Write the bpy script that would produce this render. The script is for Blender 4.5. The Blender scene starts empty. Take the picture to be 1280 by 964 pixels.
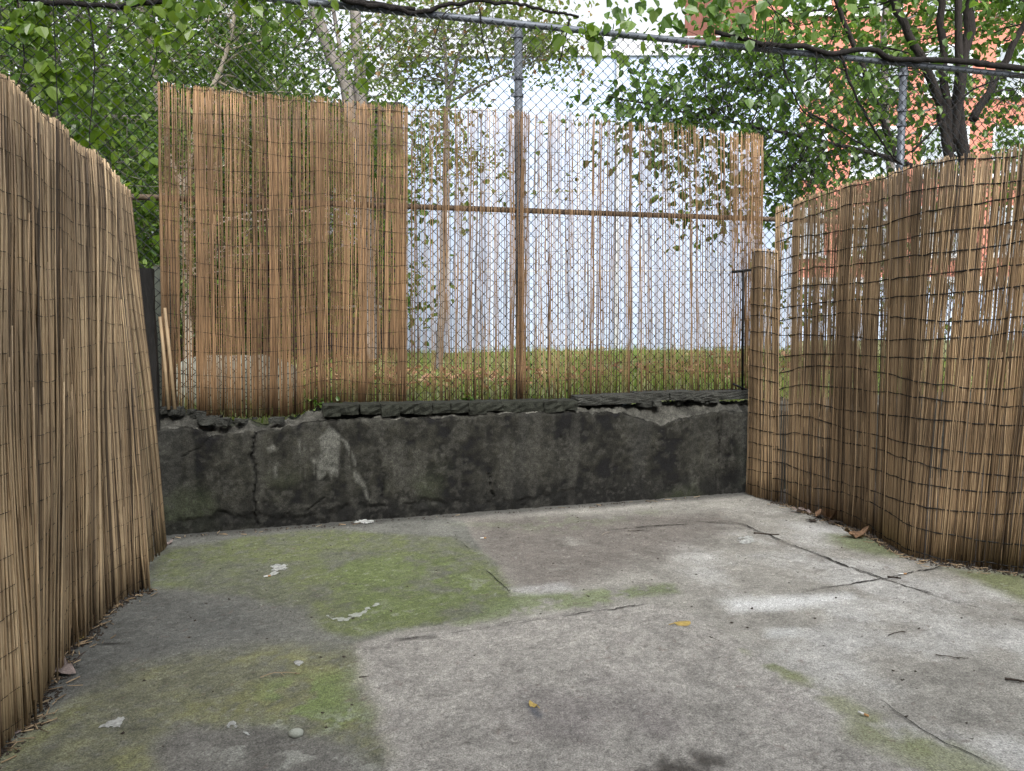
import bpy, math, random
import numpy as np
from mathutils import Matrix, Vector, Euler
random.seed(7); rng = np.random.default_rng(7)
R = math.radians
scn = bpy.context.scene
COL = scn.collection

# ------------------------------------------------------------------ camera
CAM = np.array([0.0, 0.0, 1.5]); FPX = 960.0
rot = (Matrix.Rotation(R(90-4.9), 4, 'X') @ Matrix.Rotation(R(-0.3), 4, 'Z'))
cd = bpy.data.cameras.new('camera'); cam = bpy.data.objects.new('camera', cd); COL.objects.link(cam)
cd.sensor_width = 36; cd.lens = 36*FPX/1280; cd.clip_start = 0.05; cd.clip_end = 2000
cam.matrix_world = Matrix.Translation(Vector(CAM)) @ rot
scn.camera = cam
ROT = np.array(rot.to_3x3())
def ray(px, py): return ROT @ np.array([(px-640)/FPX, -(py-482)/FPX, -1.0])
def onz(px, py, z=0.0):                        # real place of a spot seen on a level surface
    d = ray(px, py); return CAM + d*((z-CAM[2])/d[2])
def aty(px, py, Y):
    d = ray(px, py); return CAM + d*(Y/d[1])

# wall frame: s along the retaining wall, t behind its face, z up
WA = onz(200, 670); WB = onz(935, 615)
WU = (WB-WA); WU[2] = 0; WLEN = np.linalg.norm(WU); WU /= WLEN
WN = np.array([-WU[1], WU[0], 0.0])
def F(s, t, z): return WA*np.array([1, 1, 0]) + WU*s + WN*t + np.array([0, 0, z])
def onw(px, py, t=0.0):                        # (s, z) on the wall plane
    d = ray(px, py); k = ((WA-CAM) @ WN + t)/(d @ WN); p = CAM + d*k
    return float((p-WA) @ WU), float(p[2])
def sz(pts, t=0.0):
    a = [onw(x, y, t) for x, y in pts]; return np.array([q[0] for q in a]), np.array([q[1] for q in a])

# ------------------------------------------------------------------ numpy noise
_T = np.random.default_rng(3).random((256, 256))
def vn(x, y, o=0):
    x = x+o*17.3; y = y+o*9.1
    xi = np.floor(x).astype(int); yi = np.floor(y).astype(int); fx = x-xi; fy = y-yi
    fx = fx*fx*(3-2*fx); fy = fy*fy*(3-2*fy)
    a = _T[xi & 255, yi & 255]; b = _T[(xi+1) & 255, yi & 255]; c = _T[xi & 255, (yi+1) & 255]; d = _T[(xi+1) & 255, (yi+1) & 255]
    return (a*(1-fx)+b*fx)*(1-fy)+(c*(1-fx)+d*fx)*fy
def fbm(x, y, o=0, n=5, g=.5):
    s = 0; w = 1; t = 0
    for k in range(n):
        s = s+w*vn(x*2**k, y*2**k, o+k*3); t += w; w *= g
    return s/t
def ss(a, b, x): u = np.clip((x-a)/(b-a), 0, 1); return u*u*(3-2*u)
def segdist(X, Y, pl):
    D = np.full(X.shape, 1e9)
    for (ax, ay), (bx, by) in zip(pl[:-1], pl[1:]):
        dx, dy = bx-ax, by-ay; u = np.clip(((X-ax)*dx+(Y-ay)*dy)/(dx*dx+dy*dy+1e-12), 0, 1)
        D = np.minimum(D, np.hypot(X-ax-u*dx, Y-ay-u*dy))
    return D
def sdpoly(X, Y, pl):                           # negative inside
    D = segdist(X, Y, list(pl)+[pl[0]]); ins = np.zeros(X.shape, bool)
    n = len(pl)
    for i in range(n):
        ax, ay = pl[i]; bx, by = pl[(i+1) % n]
        c = ((ay > Y) != (by > Y)) & (X < (bx-ax)*(Y-ay)/((by-ay) if abs(by-ay) > 1e-9 else 1e-9)+ax)
        ins ^= c
    return np.where(ins, -D, D)

# ------------------------------------------------------------------ mesh helpers
def interp_pl(P, u, smooth=True):
    P = np.asarray(P, float); d = np.concatenate([[0], np.cumsum(np.linalg.norm(np.diff(P, axis=0), axis=1))]); d /= d[-1]
    if smooth:
        n = len(P); t = np.interp(u, d, np.arange(n)); i = np.clip(t.astype(int), 0, n-2); f = (t-i)[:, None]
        p0 = P[np.maximum(i-1, 0)]; p1 = P[i]; p2 = P[i+1]; p3 = P[np.minimum(i+2, n-1)]
        return .5*(2*p1+(p2-p0)*f+(2*p0-5*p1+4*p2-p3)*f*f+(3*p1-p0-3*p2+p3)*f**3)
    return np.stack([np.interp(u, d, P[:, k]) for k in range(3)], 1)
class MB:
    def __init__(s): s.V = []; s.Q = []; s.T = []; s.n = 0
    def add(s, v, q=None, t=None):
        v = np.asarray(v, float).reshape(-1, 3)
        if q is not None and len(q): s.Q.append(np.asarray(q, int).reshape(-1, 4)+s.n)
        if t is not None and len(t): s.T.append(np.asarray(t, int).reshape(-1, 3)+s.n)
        s.V.append(v); s.n += len(v)
    def tube(s, P, r, k=6, cap=True):
        P = np.asarray(P, float); n = len(P); r = np.broadcast_to(np.asarray(r, float), (n,))
        T = np.gradient(P, axis=0); T /= np.linalg.norm(T, axis=1)[:, None]+1e-12
        ref = np.array([0, 0, 1.0]) if abs(T[:, 2]).mean() < .8 else np.array([1.0, .2, 0])
        A = np.cross(T, ref); A /= np.linalg.norm(A, axis=1)[:, None]+1e-12; B = np.cross(T, A)
        an = np.arange(k)*2*math.pi/k
        v = P[:, None]+(A[:, None]*np.cos(an)[None, :, None]+B[:, None]*np.sin(an)[None, :, None])*r[:, None, None]
        i = np.arange(n-1)[:, None]*k; j = np.arange(k)[None]; j2 = (j+1) % k
        q = np.stack([i+j, i+j2, i+k+j2, i+k+j], -1).reshape(-1, 4)
        t = []
        if cap:
            for e, b in ((0, 0), (n-1, (n-1)*k)):
                for m in range(1, k-1): t.append([b, b+m, b+m+1] if e else [b, b+m+1, b+m])
        s.add(v.reshape(-1, 3), q, t)
    def box(s, c, d, M=None):
        x, y, z = [q/2 for q in d]
        v = np.array([[i, j, k] for i in (-x, x) for j in (-y, y) for k in (-z, z)])
        if M is not None: v = v @ np.asarray(M).T
        s.add(v+np.asarray(c), [[0, 1, 3, 2], [4, 6, 7, 5], [0, 4, 5, 1], [2, 3, 7, 6], [0, 2, 6, 4], [1, 5, 7, 3]])
    def grid(s, V):
        n, m = V.shape[:2]; i = np.arange(n-1)[:, None]*m; j = np.arange(m-1)[None]
        s.add(V.reshape(-1, 3), np.stack([i+j, i+m+j, i+m+j+1, i+j+1], -1).reshape(-1, 4))
    def build(s, name, mat=None, parent=None, smooth=False, color=None):
        V = np.concatenate(s.V); Q = np.concatenate(s.Q) if s.Q else np.zeros((0, 4), int); T = np.concatenate(s.T) if s.T else np.zeros((0, 3), int)
        me = bpy.data.meshes.new(name); me.vertices.add(len(V)); me.vertices.foreach_set('co', V.astype(np.float32).ravel())
        L = np.concatenate([Q.ravel(), T.ravel()]).astype(np.int32); me.loops.add(len(L)); me.loops.foreach_set('vertex_index', L)
        st = np.concatenate([np.arange(len(Q))*4, len(Q)*4+np.arange(len(T))*3]).astype(np.int32)
        me.polygons.add(len(st)); me.polygons.foreach_set('loop_start', st)
        me.polygons.foreach_set('use_smooth', np.full(len(st), smooth))
        me.update(calc_edges=True); me.validate()
        if color is not None:
            for an, arr in color.items():
                at = me.attributes.new(an, 'FLOAT_COLOR', 'POINT')
                at.data.foreach_set('color', np.concatenate([arr, np.ones((len(arr), 1))], 1).astype(np.float32).ravel())
        if mat: me.materials.append(mat)
        o = bpy.data.objects.new(name, me); COL.objects.link(o)
        if parent:
            o.parent = parent; o.matrix_parent_inverse = Matrix.Translation(-Vector(parent.location))
        return o
def tag(o, label=None, cat=None, group=None, kind=None):
    if label: o['label'] = label
    if cat: o['category'] = cat
    if group: o['group'] = group
    if kind: o['kind'] = kind
    return o
def thing(name, loc, label, cat, group=None):
    o = bpy.data.objects.new(name, None); o.empty_display_size = .1; COL.objects.link(o); o.location = Vector(loc)
    return tag(o, label, cat, group)

# ------------------------------------------------------------------ materials
def mat(name):
    m = bpy.data.materials.new(name); m.use_nodes = True; nt = m.node_tree; nt.nodes.clear()
    out = nt.nodes.new('ShaderNodeOutputMaterial'); return m, nt, out
def N(nt, t, **k):
    n = nt.nodes.new(t)
    for a, v in k.items():
        if a.startswith('i_'): n.inputs[a[2:].replace('_', ' ')].default_value = v
        else: setattr(n, a, v)
    return n
def ramp(nt, src, stops):
    r = N(nt, 'ShaderNodeValToRGB'); e = r.color_ramp.elements
    while len(e) < len(stops): e.new(.5)
    for el, (p, c) in zip(e, stops): el.position = p; el.color = (*c, 1)
    nt.links.new(src, r.inputs[0]); return r.outputs[0]
def simple(name, base, var=.35, scale=6., rough=.7, bump=.2, metal=0., detail=6, stretch=(1, 1, 1), spec=.3, bscale=None, bdist=.01):
    m, nt, out = mat(name); L = nt.links.new
    tc = N(nt, 'ShaderNodeTexCoord'); mp = N(nt, 'ShaderNodeMapping'); mp.inputs['Scale'].default_value = stretch; L(tc.outputs['Object'], mp.inputs[0])
    n1 = N(nt, 'ShaderNodeTexNoise', i_Scale=scale, i_Detail=detail, i_Roughness=.65); L(mp.outputs[0], n1.inputs['Vector'])
    b = np.array(base); c = ramp(nt, n1.outputs[0], [(.3, tuple(b*(1-var))), (.5, tuple(b)), (.72, tuple(np.minimum(b*(1+var), .95)))])
    p = N(nt, 'ShaderNodeBsdfPrincipled', i_Roughness=rough, i_Metallic=metal); p.inputs['Specular IOR Level'].default_value = spec
    L(c, p.inputs['Base Color'])
    if bump:
        n2 = N(nt, 'ShaderNodeTexNoise', i_Scale=bscale or scale*6, i_Detail=5.); L(mp.outputs[0], n2.inputs['Vector'])
        bp = N(nt, 'ShaderNodeBump', i_Strength=bump, i_Distance=bdist); L(n2.outputs[0], bp.inputs['Height']); L(bp.outputs[0], p.inputs['Normal'])
    L(p.outputs[0], out.inputs[0]); return m
def vcol(name, rough=.85, grain=45., gvar=.35, bump=.5, fine=300.):
    m, nt, out = mat(name); L = nt.links.new
    at = N(nt, 'ShaderNodeAttribute', attribute_name='Col'); wt = N(nt, 'ShaderNodeAttribute', attribute_name='Wet')
    tc = N(nt, 'ShaderNodeTexCoord')
    n1 = N(nt, 'ShaderNodeTexNoise', i_Scale=grain, i_Detail=8., i_Roughness=.75); L(tc.outputs['Object'], n1.inputs['Vector'])
    c = ramp(nt, n1.outputs[0], [(.36, (1-gvar,)*3), (.5, (1,)*3), (.64, (1+gvar,)*3)])
    n3 = N(nt, 'ShaderNodeTexNoise', i_Scale=fine, i_Detail=3.); L(tc.outputs['Object'], n3.inputs['Vector'])
    c3 = ramp(nt, n3.outputs[0], [(.36, (.62,)*3), (.46, (.96,)*3), (.54, (1.03,)*3), (.64, (1.38,)*3)])
    mx = N(nt, 'ShaderNodeMix', data_type='RGBA', blend_type='MULTIPLY'); mx.inputs[0].default_value = 1
    L(at.outputs['Color'], mx.inputs[6]); L(c, mx.inputs[7])
    m2 = N(nt, 'ShaderNodeMix', data_type='RGBA', blend_type='MULTIPLY'); m2.inputs[0].default_value = 1
    L(mx.outputs[2], m2.inputs[6]); L(c3, m2.inputs[7])
    p = N(nt, 'ShaderNodeBsdfPrincipled'); p.inputs['Specular IOR Level'].default_value = .35
    L(m2.outputs[2], p.inputs['Base Color']); L(wt.outputs['Fac'], p.inputs['Roughness'])
    n2 = N(nt, 'ShaderNodeTexNoise', i_Scale=90., i_Detail=8., i_Roughness=.7); L(tc.outputs['Object'], n2.inputs['Vector'])
    bp = N(nt, 'ShaderNodeBump', i_Strength=bump, i_Distance=.006); L(n2.outputs[0], bp.inputs['Height']); L(bp.outputs[0], p.inputs['Normal'])
    L(p.outputs[0], out.inputs[0]); return m
def reedmat(name, stops, rough=.55):
    m, nt, out = mat(name); L = nt.links.new
    g = N(nt, 'ShaderNodeNewGeometry'); tc = N(nt, 'ShaderNodeTexCoord')
    c = ramp(nt, g.outputs['Random Per Island'], stops)
    cb = N(nt, 'ShaderNodeCombineXYZ'); sp = N(nt, 'ShaderNodeSeparateXYZ'); L(tc.outputs['Object'], sp.inputs[0])
    ml = N(nt, 'ShaderNodeMath', operation='MULTIPLY'); ml.inputs[1].default_value = 300; L(g.outputs['Random Per Island'], ml.inputs[0])
    L(ml.outputs[0], cb.inputs[0]); L(sp.outputs[2], cb.inputs[2])
    n = N(nt, 'ShaderNodeTexNoise', i_Scale=4.5, i_Detail=5., i_Roughness=.7); L(cb.outputs[0], n.inputs['Vector'])
    k = ramp(nt, n.outputs[0], [(.27, (.36, .33, .3)), (.42, (.88,)*3), (.55, (1,)*3), (.75, (1.25, 1.2, 1.12))])
    mx = N(nt, 'ShaderNodeMix', data_type='RGBA', blend_type='MULTIPLY'); mx.inputs[0].default_value = 1; L(c, mx.inputs[6]); L(k, mx.inputs[7])
    # weathering: broad patches of grey dirt
    n2 = N(nt, 'ShaderNodeTexNoise', i_Scale=1.6, i_Detail=4.); L(tc.outputs['Object'], n2.inputs['Vector'])
    k2 = ramp(nt, n2.outputs[0], [(.35, (.7, .68, .66)), (.6, (1.08, 1.05, 1.0))])
    m2 = N(nt, 'ShaderNodeMix', data_type='RGBA', blend_type='MULTIPLY'); m2.inputs[0].default_value = 1; L(mx.outputs[2], m2.inputs[6]); L(k2, m2.inputs[7])
    p = N(nt, 'ShaderNodeBsdfPrincipled', i_Roughness=rough); p.inputs['Specular IOR Level'].default_value = .35
    L(m2.outputs[2], p.inputs['Base Color']); L(p.outputs[0], out.inputs[0]); return m
def leafmat(name, stops, trans=.45):
    m, nt, out = mat(name); L = nt.links.new
    g = N(nt, 'ShaderNodeNewGeometry'); c = ramp(nt, g.outputs['Random Per Island'], stops)
    d = N(nt, 'ShaderNodeBsdfDiffuse'); t = N(nt, 'ShaderNodeBsdfTranslucent'); L(c, d.inputs[0])
    hs = N(nt, 'ShaderNodeHueSaturation', i_Saturation=1.15, i_Value=1.5, i_Hue=.49); L(c, hs.inputs['Color']); L(hs.outputs[0], t.inputs[0])
    mx = N(nt, 'ShaderNodeMixShader'); mx.inputs[0].default_value = trans; L(d.outputs[0], mx.inputs[1]); L(t.outputs[0], mx.inputs[2])
    gl = N(nt, 'ShaderNodeBsdfGlossy', i_Roughness=.35); m2 = N(nt, 'ShaderNodeMixShader'); m2.inputs[0].default_value = .025
    L(mx.outputs[0], m2.inputs[1]); L(gl.outputs[0], m2.inputs[2]); L(m2.outputs[0], out.inputs[0]); return m

M = {}
TAN = [(0, (.06, .045, .032)), (.12, (.17, .125, .08)), (.35, (.34, .25, .155)), (.6, (.46, .345, .215)), (.85, (.6, .47, .305)), (1, (.26, .195, .125))]
M['reed'] = reedmat('weathered_reed', TAN)
M['reed2'] = reedmat('thin_reed', [(p, (c[0]*.72, c[1]*.61, c[2]*.53)) for p, c in TAN])
M['reed3'] = reedmat('right_reed', [(p, (c[0]*.88, c[1]*.83, c[2]*.78)) for p, c in TAN])
M['wire'] = simple('rusty_binding_wire', (.012, .011, .010), .3, 40, .6, 0, .3)
M['galv'] = simple('galvanised_steel', (.13, .145, .17), .25, 14, .5, .1, .35)
M['mesh'] = simple('chain_link_wire', (.014, .016, .019), .3, 20, .5, 0, .5)
M['black'] = simple('black_iron', (.01, .01, .01), .3, 20, .5, .2, .4)
M['oldwood'] = simple('blackened_wood', (.013, .012, .011), .5, 12, .9, .6, stretch=(1, 1, .15), bdist=.02)
M['floor'] = vcol('stained_concrete', gvar=.3, bump=.9, grain=60, fine=170)
M['wall'] = vcol('mouldy_render', gvar=.42, bump=1., grain=26, fine=120)
M['brick'] = simple('mossy_brick', (.026, .028, .021), .6, 22, .95, .9, bdist=.01)
M['stone'] = simple('rough_coping_stone', (.045, .046, .04), .55, 16, .95, 1., bdist=.015)
M['dirt'] = simple('ground_dirt', (.14, .13, .11), .4, 3, .95, .5)
M['lot'] = simple('lot_soil', (.17, .19, .08), .5, 1.2, 1, .5)
M['rock'] = simple('pale_block', (.42, .44, .37), .3, 6, .9, .6, bdist=.02)
M['white'] = simple('white_render', (.44, .52, .68), .03, .4, .8, .1)
M['whitetrim'] = simple('pale_grey_trim', (.62, .64, .67), .1, 2, .7, 0)
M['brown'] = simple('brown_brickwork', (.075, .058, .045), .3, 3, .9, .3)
M['red'] = simple('red_brickwork', (.5, .2, .145), .15, 2, .85, .2)
M['greyb'] = simple('grey_cladding', (.5, .53, .56), .1, 1, .8, 0)
M['glass'] = simple('grey_window_glass', (.3, .34, .38), .3, .6, .15, 0, spec=.6)
M['slat'] = simple('purple_grey_boards', (.12, .105, .115), .4, 8, .85, .3, stretch=(1, 1, .2))
M['bark'] = simple('grey_bark', (.2, .18, .165), .45, 9, .95, .8, stretch=(1, 1, .25), bdist=.02)
M['palebark'] = simple('pale_bark', (.42, .36, .3), .35, 9, .9, .5, stretch=(1, 1, .25))
M['darkbark'] = simple('dark_bark', (.024, .02, .018), .5, 9, .95, .9, stretch=(1, 1, .25), bdist=.02)
M['vine'] = simple('black_vine_bark', (.014, .012, .011), .5, 20, .95, .9, bdist=.01)
M['leafL'] = leafmat('broad_green_leaves', [(0, (.03, .075, .012)), (.4, (.085, .155, .03)), (.75, (.135, .215, .05)), (1, (.2, .27, .09))])
M['leafD'] = leafmat('dark_green_leaves', [(0, (.018, .042, .012)), (.5, (.032, .07, .018)), (1, (.06, .11, .03))], .35)
M['leafM'] = leafmat('maple_leaves', [(0, (.1, .15, .035)), (.5, (.15, .21, .055)), (.88, (.2, .24, .08)), (.95, (.26, .19, .08)), (1, (.3, .17, .09))])
M['leafR'] = leafmat('right_tree_leaves', [(0, (.04, .08, .018)), (.5, (.085, .16, .035)), (.85, (.14, .225, .055)), (1, (.2, .29, .09))])
M['leafV'] = leafmat('vine_leaves', [(0, (.06, .12, .018)), (.5, (.12, .2, .03)), (1, (.19, .28, .055))], .6)
M['grass'] = leafmat('grass_blades', [(0, (.12, .19, .045)), (.5, (.2, .28, .07)), (.85, (.28, .33, .12)), (1, (.38, .34, .17))], .5)
M['litter'] = leafmat('fallen_leaf_litter', [(0, (.24, .12, .07)), (.5, (.36, .2, .12)), (1, (.46, .32, .2))], .15)
M['brownleaf'] = simple('dry_brown_leaf', (.2, .12, .07), .4, 30, .7, .4)
M['greyleaf'] = simple('dry_grey_leaf', (.26, .21, .19), .35, 25, .7, .4)
M['yellowleaf'] = simple('yellow_leaf', (.42, .31, .1), .3, 60, .6, .3)
M['paint'] = simple('dried_white_paint', (.42, .43, .41), .55, 45, .8, .6)
M['paper'] = simple('white_paper', (.7, .7, .68), .12, 20, .8, .2)
M['filter'] = simple('tan_filter', (.5, .28, .12), .25, 60, .7, 0)
M['twig'] = simple('dark_twig', (.05, .04, .032), .4, 30, .9, .3)
M['pebble'] = simple('pebble_stone', (.36, .38, .33), .2, 30, .85, .4)

# ------------------------------------------------------------------ world + sun
w = bpy.data.worlds.new('World'); scn.world = w; w.use_nodes = True; nt = w.node_tree
bg = nt.nodes['Background']; sky = nt.nodes.new('ShaderNodeTexSky'); sky.sky_type = 'NISHITA'; sky.sun_disc = False
SEL, SAZ = 44, 168
sky.sun_elevation = R(SEL); sky.sun_rotation = R(SAZ); sky.dust_density = 4; sky.air_density = 1.0; sky.ozone_density = 1.5
hs = nt.nodes.new('ShaderNodeHueSaturation'); hs.inputs['Saturation'].default_value = .2
nt.links.new(sky.outputs[0], hs.inputs['Color']); nt.links.new(hs.outputs[0], bg.inputs[0]); bg.inputs[1].default_value = .13
sl = bpy.data.lights.new('sun', 'SUN'); sl.energy = 1.1; sl.angle = R(25); sl.color = (1, .97, .93)
so = bpy.data.objects.new('sun', sl); COL.objects.link(so)
sd = Vector((math.sin(R(SAZ))*math.cos(R(SEL)), math.cos(R(SAZ))*math.cos(R(SEL)), math.sin(R(SEL))))
so.rotation_euler = sd.to_track_quat('Z', 'Y').to_euler(); so.location = sd*20
scn.view_settings.view_transform = 'Standard'; scn.view_settings.look = 'None'; scn.view_settings.gamma = 1; scn.view_settings.exposure = 1.4
scn.view_settings.use_curve_mapping = False
scn.cycles.max_bounces = 6; scn.cycles.diffuse_bounces = 4; scn.cycles.glossy_bounces = 2; scn.cycles.transparent_max_bounces = 8
scn.cycles.use_denoising = True; scn.cycles.denoising_prefilter = 'NONE'

# ------------------------------------------------------------------ ground, lot, courtyard floor
g = MB(); G = np.array([[[-400, -400, -.03], [400, -400, -.03]], [[-400, 400, -.03], [400, 400, -.03]]], float); g.grid(G.transpose(1, 0, 2))
tag(g.build('ground', M['dirt']), kind='structure')
LOTZ = .78
ls = np.unique(np.concatenate([np.linspace(-400, -10, 8), np.linspace(-10, 20, 90), np.linspace(20, 400, 8)])); lt = np.unique(np.concatenate([np.linspace(.31, 20, 70), np.linspace(20, 400, 8)]))
S_, T_ = np.meshgrid(ls, lt, indexing='ij')
Z_ = LOTZ-.06+.09*fbm(S_*.6, T_*.6, 5)*ss(.3, 1.5, T_)+0*S_
LV = WA*np.array([1, 1, 0])+WU*S_[..., None]+WN*T_[..., None]+np.stack([0*S_, 0*S_, Z_], -1)
g = MB(); g.grid(LV); tag(g.build('grass_lot', M['lot'], smooth=True), kind='structure')

fx = np.arange(-3.3, 6.2, .0105); fy = np.concatenate([np.arange(1.0, 2.4, .04), np.arange(2.4, 8.4, .0105)])
X, Y = np.meshgrid(fx, fy, indexing='ij')
def fl(pts): return [tuple(onz(x, y)[:2]) for x, y in pts]
wx = X+.12*(fbm(X*3, Y*3, 11)-.5)+.03*(fbm(X*14, Y*14, 12)-.5); wy = Y+.12*(fbm(X*3, Y*3, 13)-.5)+.03*(fbm(X*14, Y*14, 14)-.5)
def reg(pts, soft=.12, hard=False):
    if hard: return ss(soft, -soft, sdpoly(X+.02*(fbm(X*6, Y*6, 21)-.5), Y+.02*(fbm(X*6, Y*6, 22)-.5), fl(pts)))
    return ss(soft, -soft, sdpoly(wx, wy, fl(pts)))
nA = fbm(X*.9, Y*.9, 1); nB = fbm(X*3.1, Y*3.1, 2, 6); nC = fbm(X*9, Y*9, 3, 5, .6); nD = fbm(X*30, Y*30, 4, 3)
def col(r, g_, b): return np.array([r, g_, b])
C = np.ones(X.shape+(3,))*col(.31, .3, .268)
C = C*(1+.5*(nB-.5)+.35*(nA-.5)+.6*(nC-.5)+.35*(nD-.5))[..., None]
def blend(mask, c, k=1.):
    global C
    mm = np.clip(mask*k, 0, 1)[..., None]; C = C*(1-mm)+np.asarray(c)*mm
nE = vn(X*83, Y*83, 57)
tex = (1+.4*(nB-.5)+.45*(nC-.5)+.5*(nD-.5)+.3*(nE-.5))[..., None]
slab = reg([(437, 806), (520, 792), (600, 784), (700, 768), (800, 753), (860, 765), (930, 805), (1000, 850), (1080, 905), (1160, 970), (1250, 1100), (520, 1100), (478, 964), (460, 905), (445, 850)], .03, True)
blend(slab, col(.315, .302, .275)*tex)
# broad brownish foot traffic stains on the slab and behind
brn = reg([(575, 648), (700, 645), (900, 640), (930, 655), (860, 690), (760, 715), (690, 742), (645, 738), (610, 705), (590, 680)], .18)
blend(brn*ss(.35, .6, nB+.15), col(.15, .135, .12)*tex, .85)
blend(ss(.5, .68, nA*.5+nB*.5)*slab, col(.19, .175, .165)*tex, .75)
blend(reg([(640, 860), (760, 850), (900, 900), (960, 964), (760, 990), (640, 964)], .3)*ss(.4, .6, nB), col(.165, .15, .145)*tex, .7)
lft = reg([(-60, 1100), (-300, 760), (190, 640), (430, 640), (575, 650), (640, 735), (640, 760), (437, 806), (445, 850), (478, 964), (520, 1100)], .025)
blend(lft, col(.165, .168, .148)*tex, .93)
drk = reg([(60, 890), (-40, 850), (180, 735), (300, 752), (335, 790), (250, 812), (150, 835)], .2)
blend(drk, col(.11, .115, .11)*tex, .7)
moss1 = reg([(190, 735), (205, 688), (300, 672), (420, 660), (480, 668), (560, 670), (600, 690), (622, 712), (655, 745), (600, 768), (520, 785), (440, 800), (400, 790), (370, 762), (280, 740)], .06)
m1n = ss(.36, .6, nB*.6+nC*.4); gr1 = fbm(X*26, Y*26, 65, 4, .7); moss1 = moss1*np.clip(.5+2.*(gr1-.3)+.5*(nC-.5), .15, 1)
blend(moss1*(.55+.45*m1n), col(.13, .15, .066)*tex, .95)
blend(reg([(400, 700), (560, 690), (640, 745), (520, 778), (440, 790), (420, 740)], .15)*ss(.38, .56, nC*.5+nB*.5), col(.125, .16, .06)*tex, .75)
tail = reg([(640, 742), (720, 738), (840, 730), (850, 742), (760, 752), (640, 772), (560, 782)], .05); blend(tail*ss(.3, .5, nC), col(.15, .19, .08)*tex, .75)
moss2 = reg([(-20, 975), (60, 900), (150, 838), (250, 818), (340, 806), (428, 812), (442, 850), (455, 905), (470, 950), (400, 930), (360, 905), (300, 900), (230, 905), (190, 925), (190, 1000), (-60, 1100)], .1)
moss2 = moss2*np.clip(.5+2.*(gr1-.3)+.5*(nC-.5), .15, 1)
blend(moss2*(.5+.5*m1n), col(.19, .195, .085)*tex, .85)
blend(reg([(330, 850), (430, 840), (455, 905), (400, 920), (330, 890)], .1)*ss(.42, .58, nC), col(.15, .2, .075)*tex, .8)
blend(reg([(190, 940), (220, 908), (330, 905), (400, 930), (465, 970), (460, 1010), (190, 1010)], .06), col(.17, .165, .15)*tex, .85)
blend(reg([(230, 905), (440, 895), (470, 964), (330, 964)], .1)*ss(.55, .63, nC), col(.36, .37, .33), .6)
blend(ss(.64, .7, nC)*lft*ss(.55, .65, nA*.4+nB*.6), col(.26, .27, .22), .5)
# pale right hand side and washed-out white stains
rgt = reg([(930, 640), (1010, 640), (1110, 690), (1290, 740), (1400, 800), (1400, 1000), (1180, 960), (900, 770), (840, 700)], .25)
blend(rgt*ss(.38, .58, nB*.6+nA*.4), col(.4, .4, .385)*tex, .75)
blend(reg([(905, 752), (960, 744), (1060, 740), (1070, 748), (990, 760), (920, 763)], .07), col(.62, .63, .62), .85)
blend(reg([(970, 790), (1000, 790), (1005, 797), (972, 797)], .06), col(.58, .6, .6), .6)
blend(reg([(980, 650), (1040, 660), (1060, 672), (1010, 668)], .1), col(.5, .5, .49), .6)
blend(reg([(640, 735), (700, 728), (720, 738), (650, 745)], .05), col(.45, .45, .44), .6)
# moss on the right
def streak(pl, w0, c, k=.85, o=31, th=.45):
    d = segdist(wx, wy, fl(pl)); blend(ss(w0, w0*.2, d)*ss(th-.1, th+.1, fbm(X*7, Y*7, o)), c, k)
streak([(935, 812), (1000, 850)], .06, col(.17, .195, .09), .75)
streak([(1000, 850), (1090, 900), (1200, 960), (1300, 1020)], .1, col(.2, .215, .115), .7)
streak([(1110, 920), (1200, 962), (1330, 1060)], .2, col(.2, .22, .11), .7, 33, .52)
blend(reg([(1030, 668), (1080, 668), (1135, 690), (1120, 697), (1060, 686)], .08), col(.14, .165, .075)*tex, .85)
blend(reg([(1185, 712), (1290, 718), (1330, 770), (1240, 738)], .1), col(.16, .18, .075)*tex, .85)
blend(reg([(560, 655), (780, 640), (880, 632), (700, 668)], .1)*ss(.42, .55, nC), col(.16, .17, .12)*tex, .6)
# floor gets darker towards the foot of the wall
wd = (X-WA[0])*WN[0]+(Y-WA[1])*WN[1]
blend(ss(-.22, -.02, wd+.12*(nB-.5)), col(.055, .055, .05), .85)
# seams, joints and cracks
Zf = .004*(nB-.5)+.003*(nC-.5)+.006*slab
cr = np.zeros(X.shape); CRK = []
def crack(pl, w0, k=1., o=0, gap=.0, jit=.03):
    global cr
    j = jit*(fbm(X*5, Y*5, 41+o)-.5)+.02*(fbm(X*25, Y*25, 43+o)-.5)
    d = segdist(X+j, Y+j*.7, fl(pl)); m = ss(w0*1.6, w0*.2, d)*k*.45; CRK.append((pl, w0, gap, o))
    if gap: m = m*ss(gap-.06, gap+.06, fbm(X*4, Y*4, 47+o))
    cr = np.maximum(cr, m)
crack([(850, 652), (925, 655), (965, 672), (1010, 688), (1060, 708), (1105, 723), (1165, 742), (1290, 780)], .015, 1, 0, .46)
crack([(1010, 737), (1060, 730), (1105, 723), (1150, 713), (1195, 706)], .014, .9, 2, .46)
crack([(495, 801), (540, 797)], .018, 1, 3, 0, .01)
crack([(568, 791), (640, 780), (690, 773)], .011, 1, 4, .42)
crack([(705, 771), (805, 756)], .012, 1, 5, .45)
crack([(1095, 870), (1140, 905), (1180, 930), (1250, 960)], .007, .8, 6, .5)
crack([(760, 662), (865, 655)], .014, .7, 7, .4)
crack([(800, 753), (900, 790), (1000, 852), (1100, 915)], .01, .55, 8, .52)
crack([(437, 806), (448, 860), (478, 964)], .01, .8, 9, .6)
crack([(565, 668), (640, 742)], .01, .5, 10, .6)
crack([(120, 805), (155, 804)], .02, .8, 11)
blend(cr, col(.025, .023, .02), .95)
halo = np.zeros(X.shape)
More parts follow.
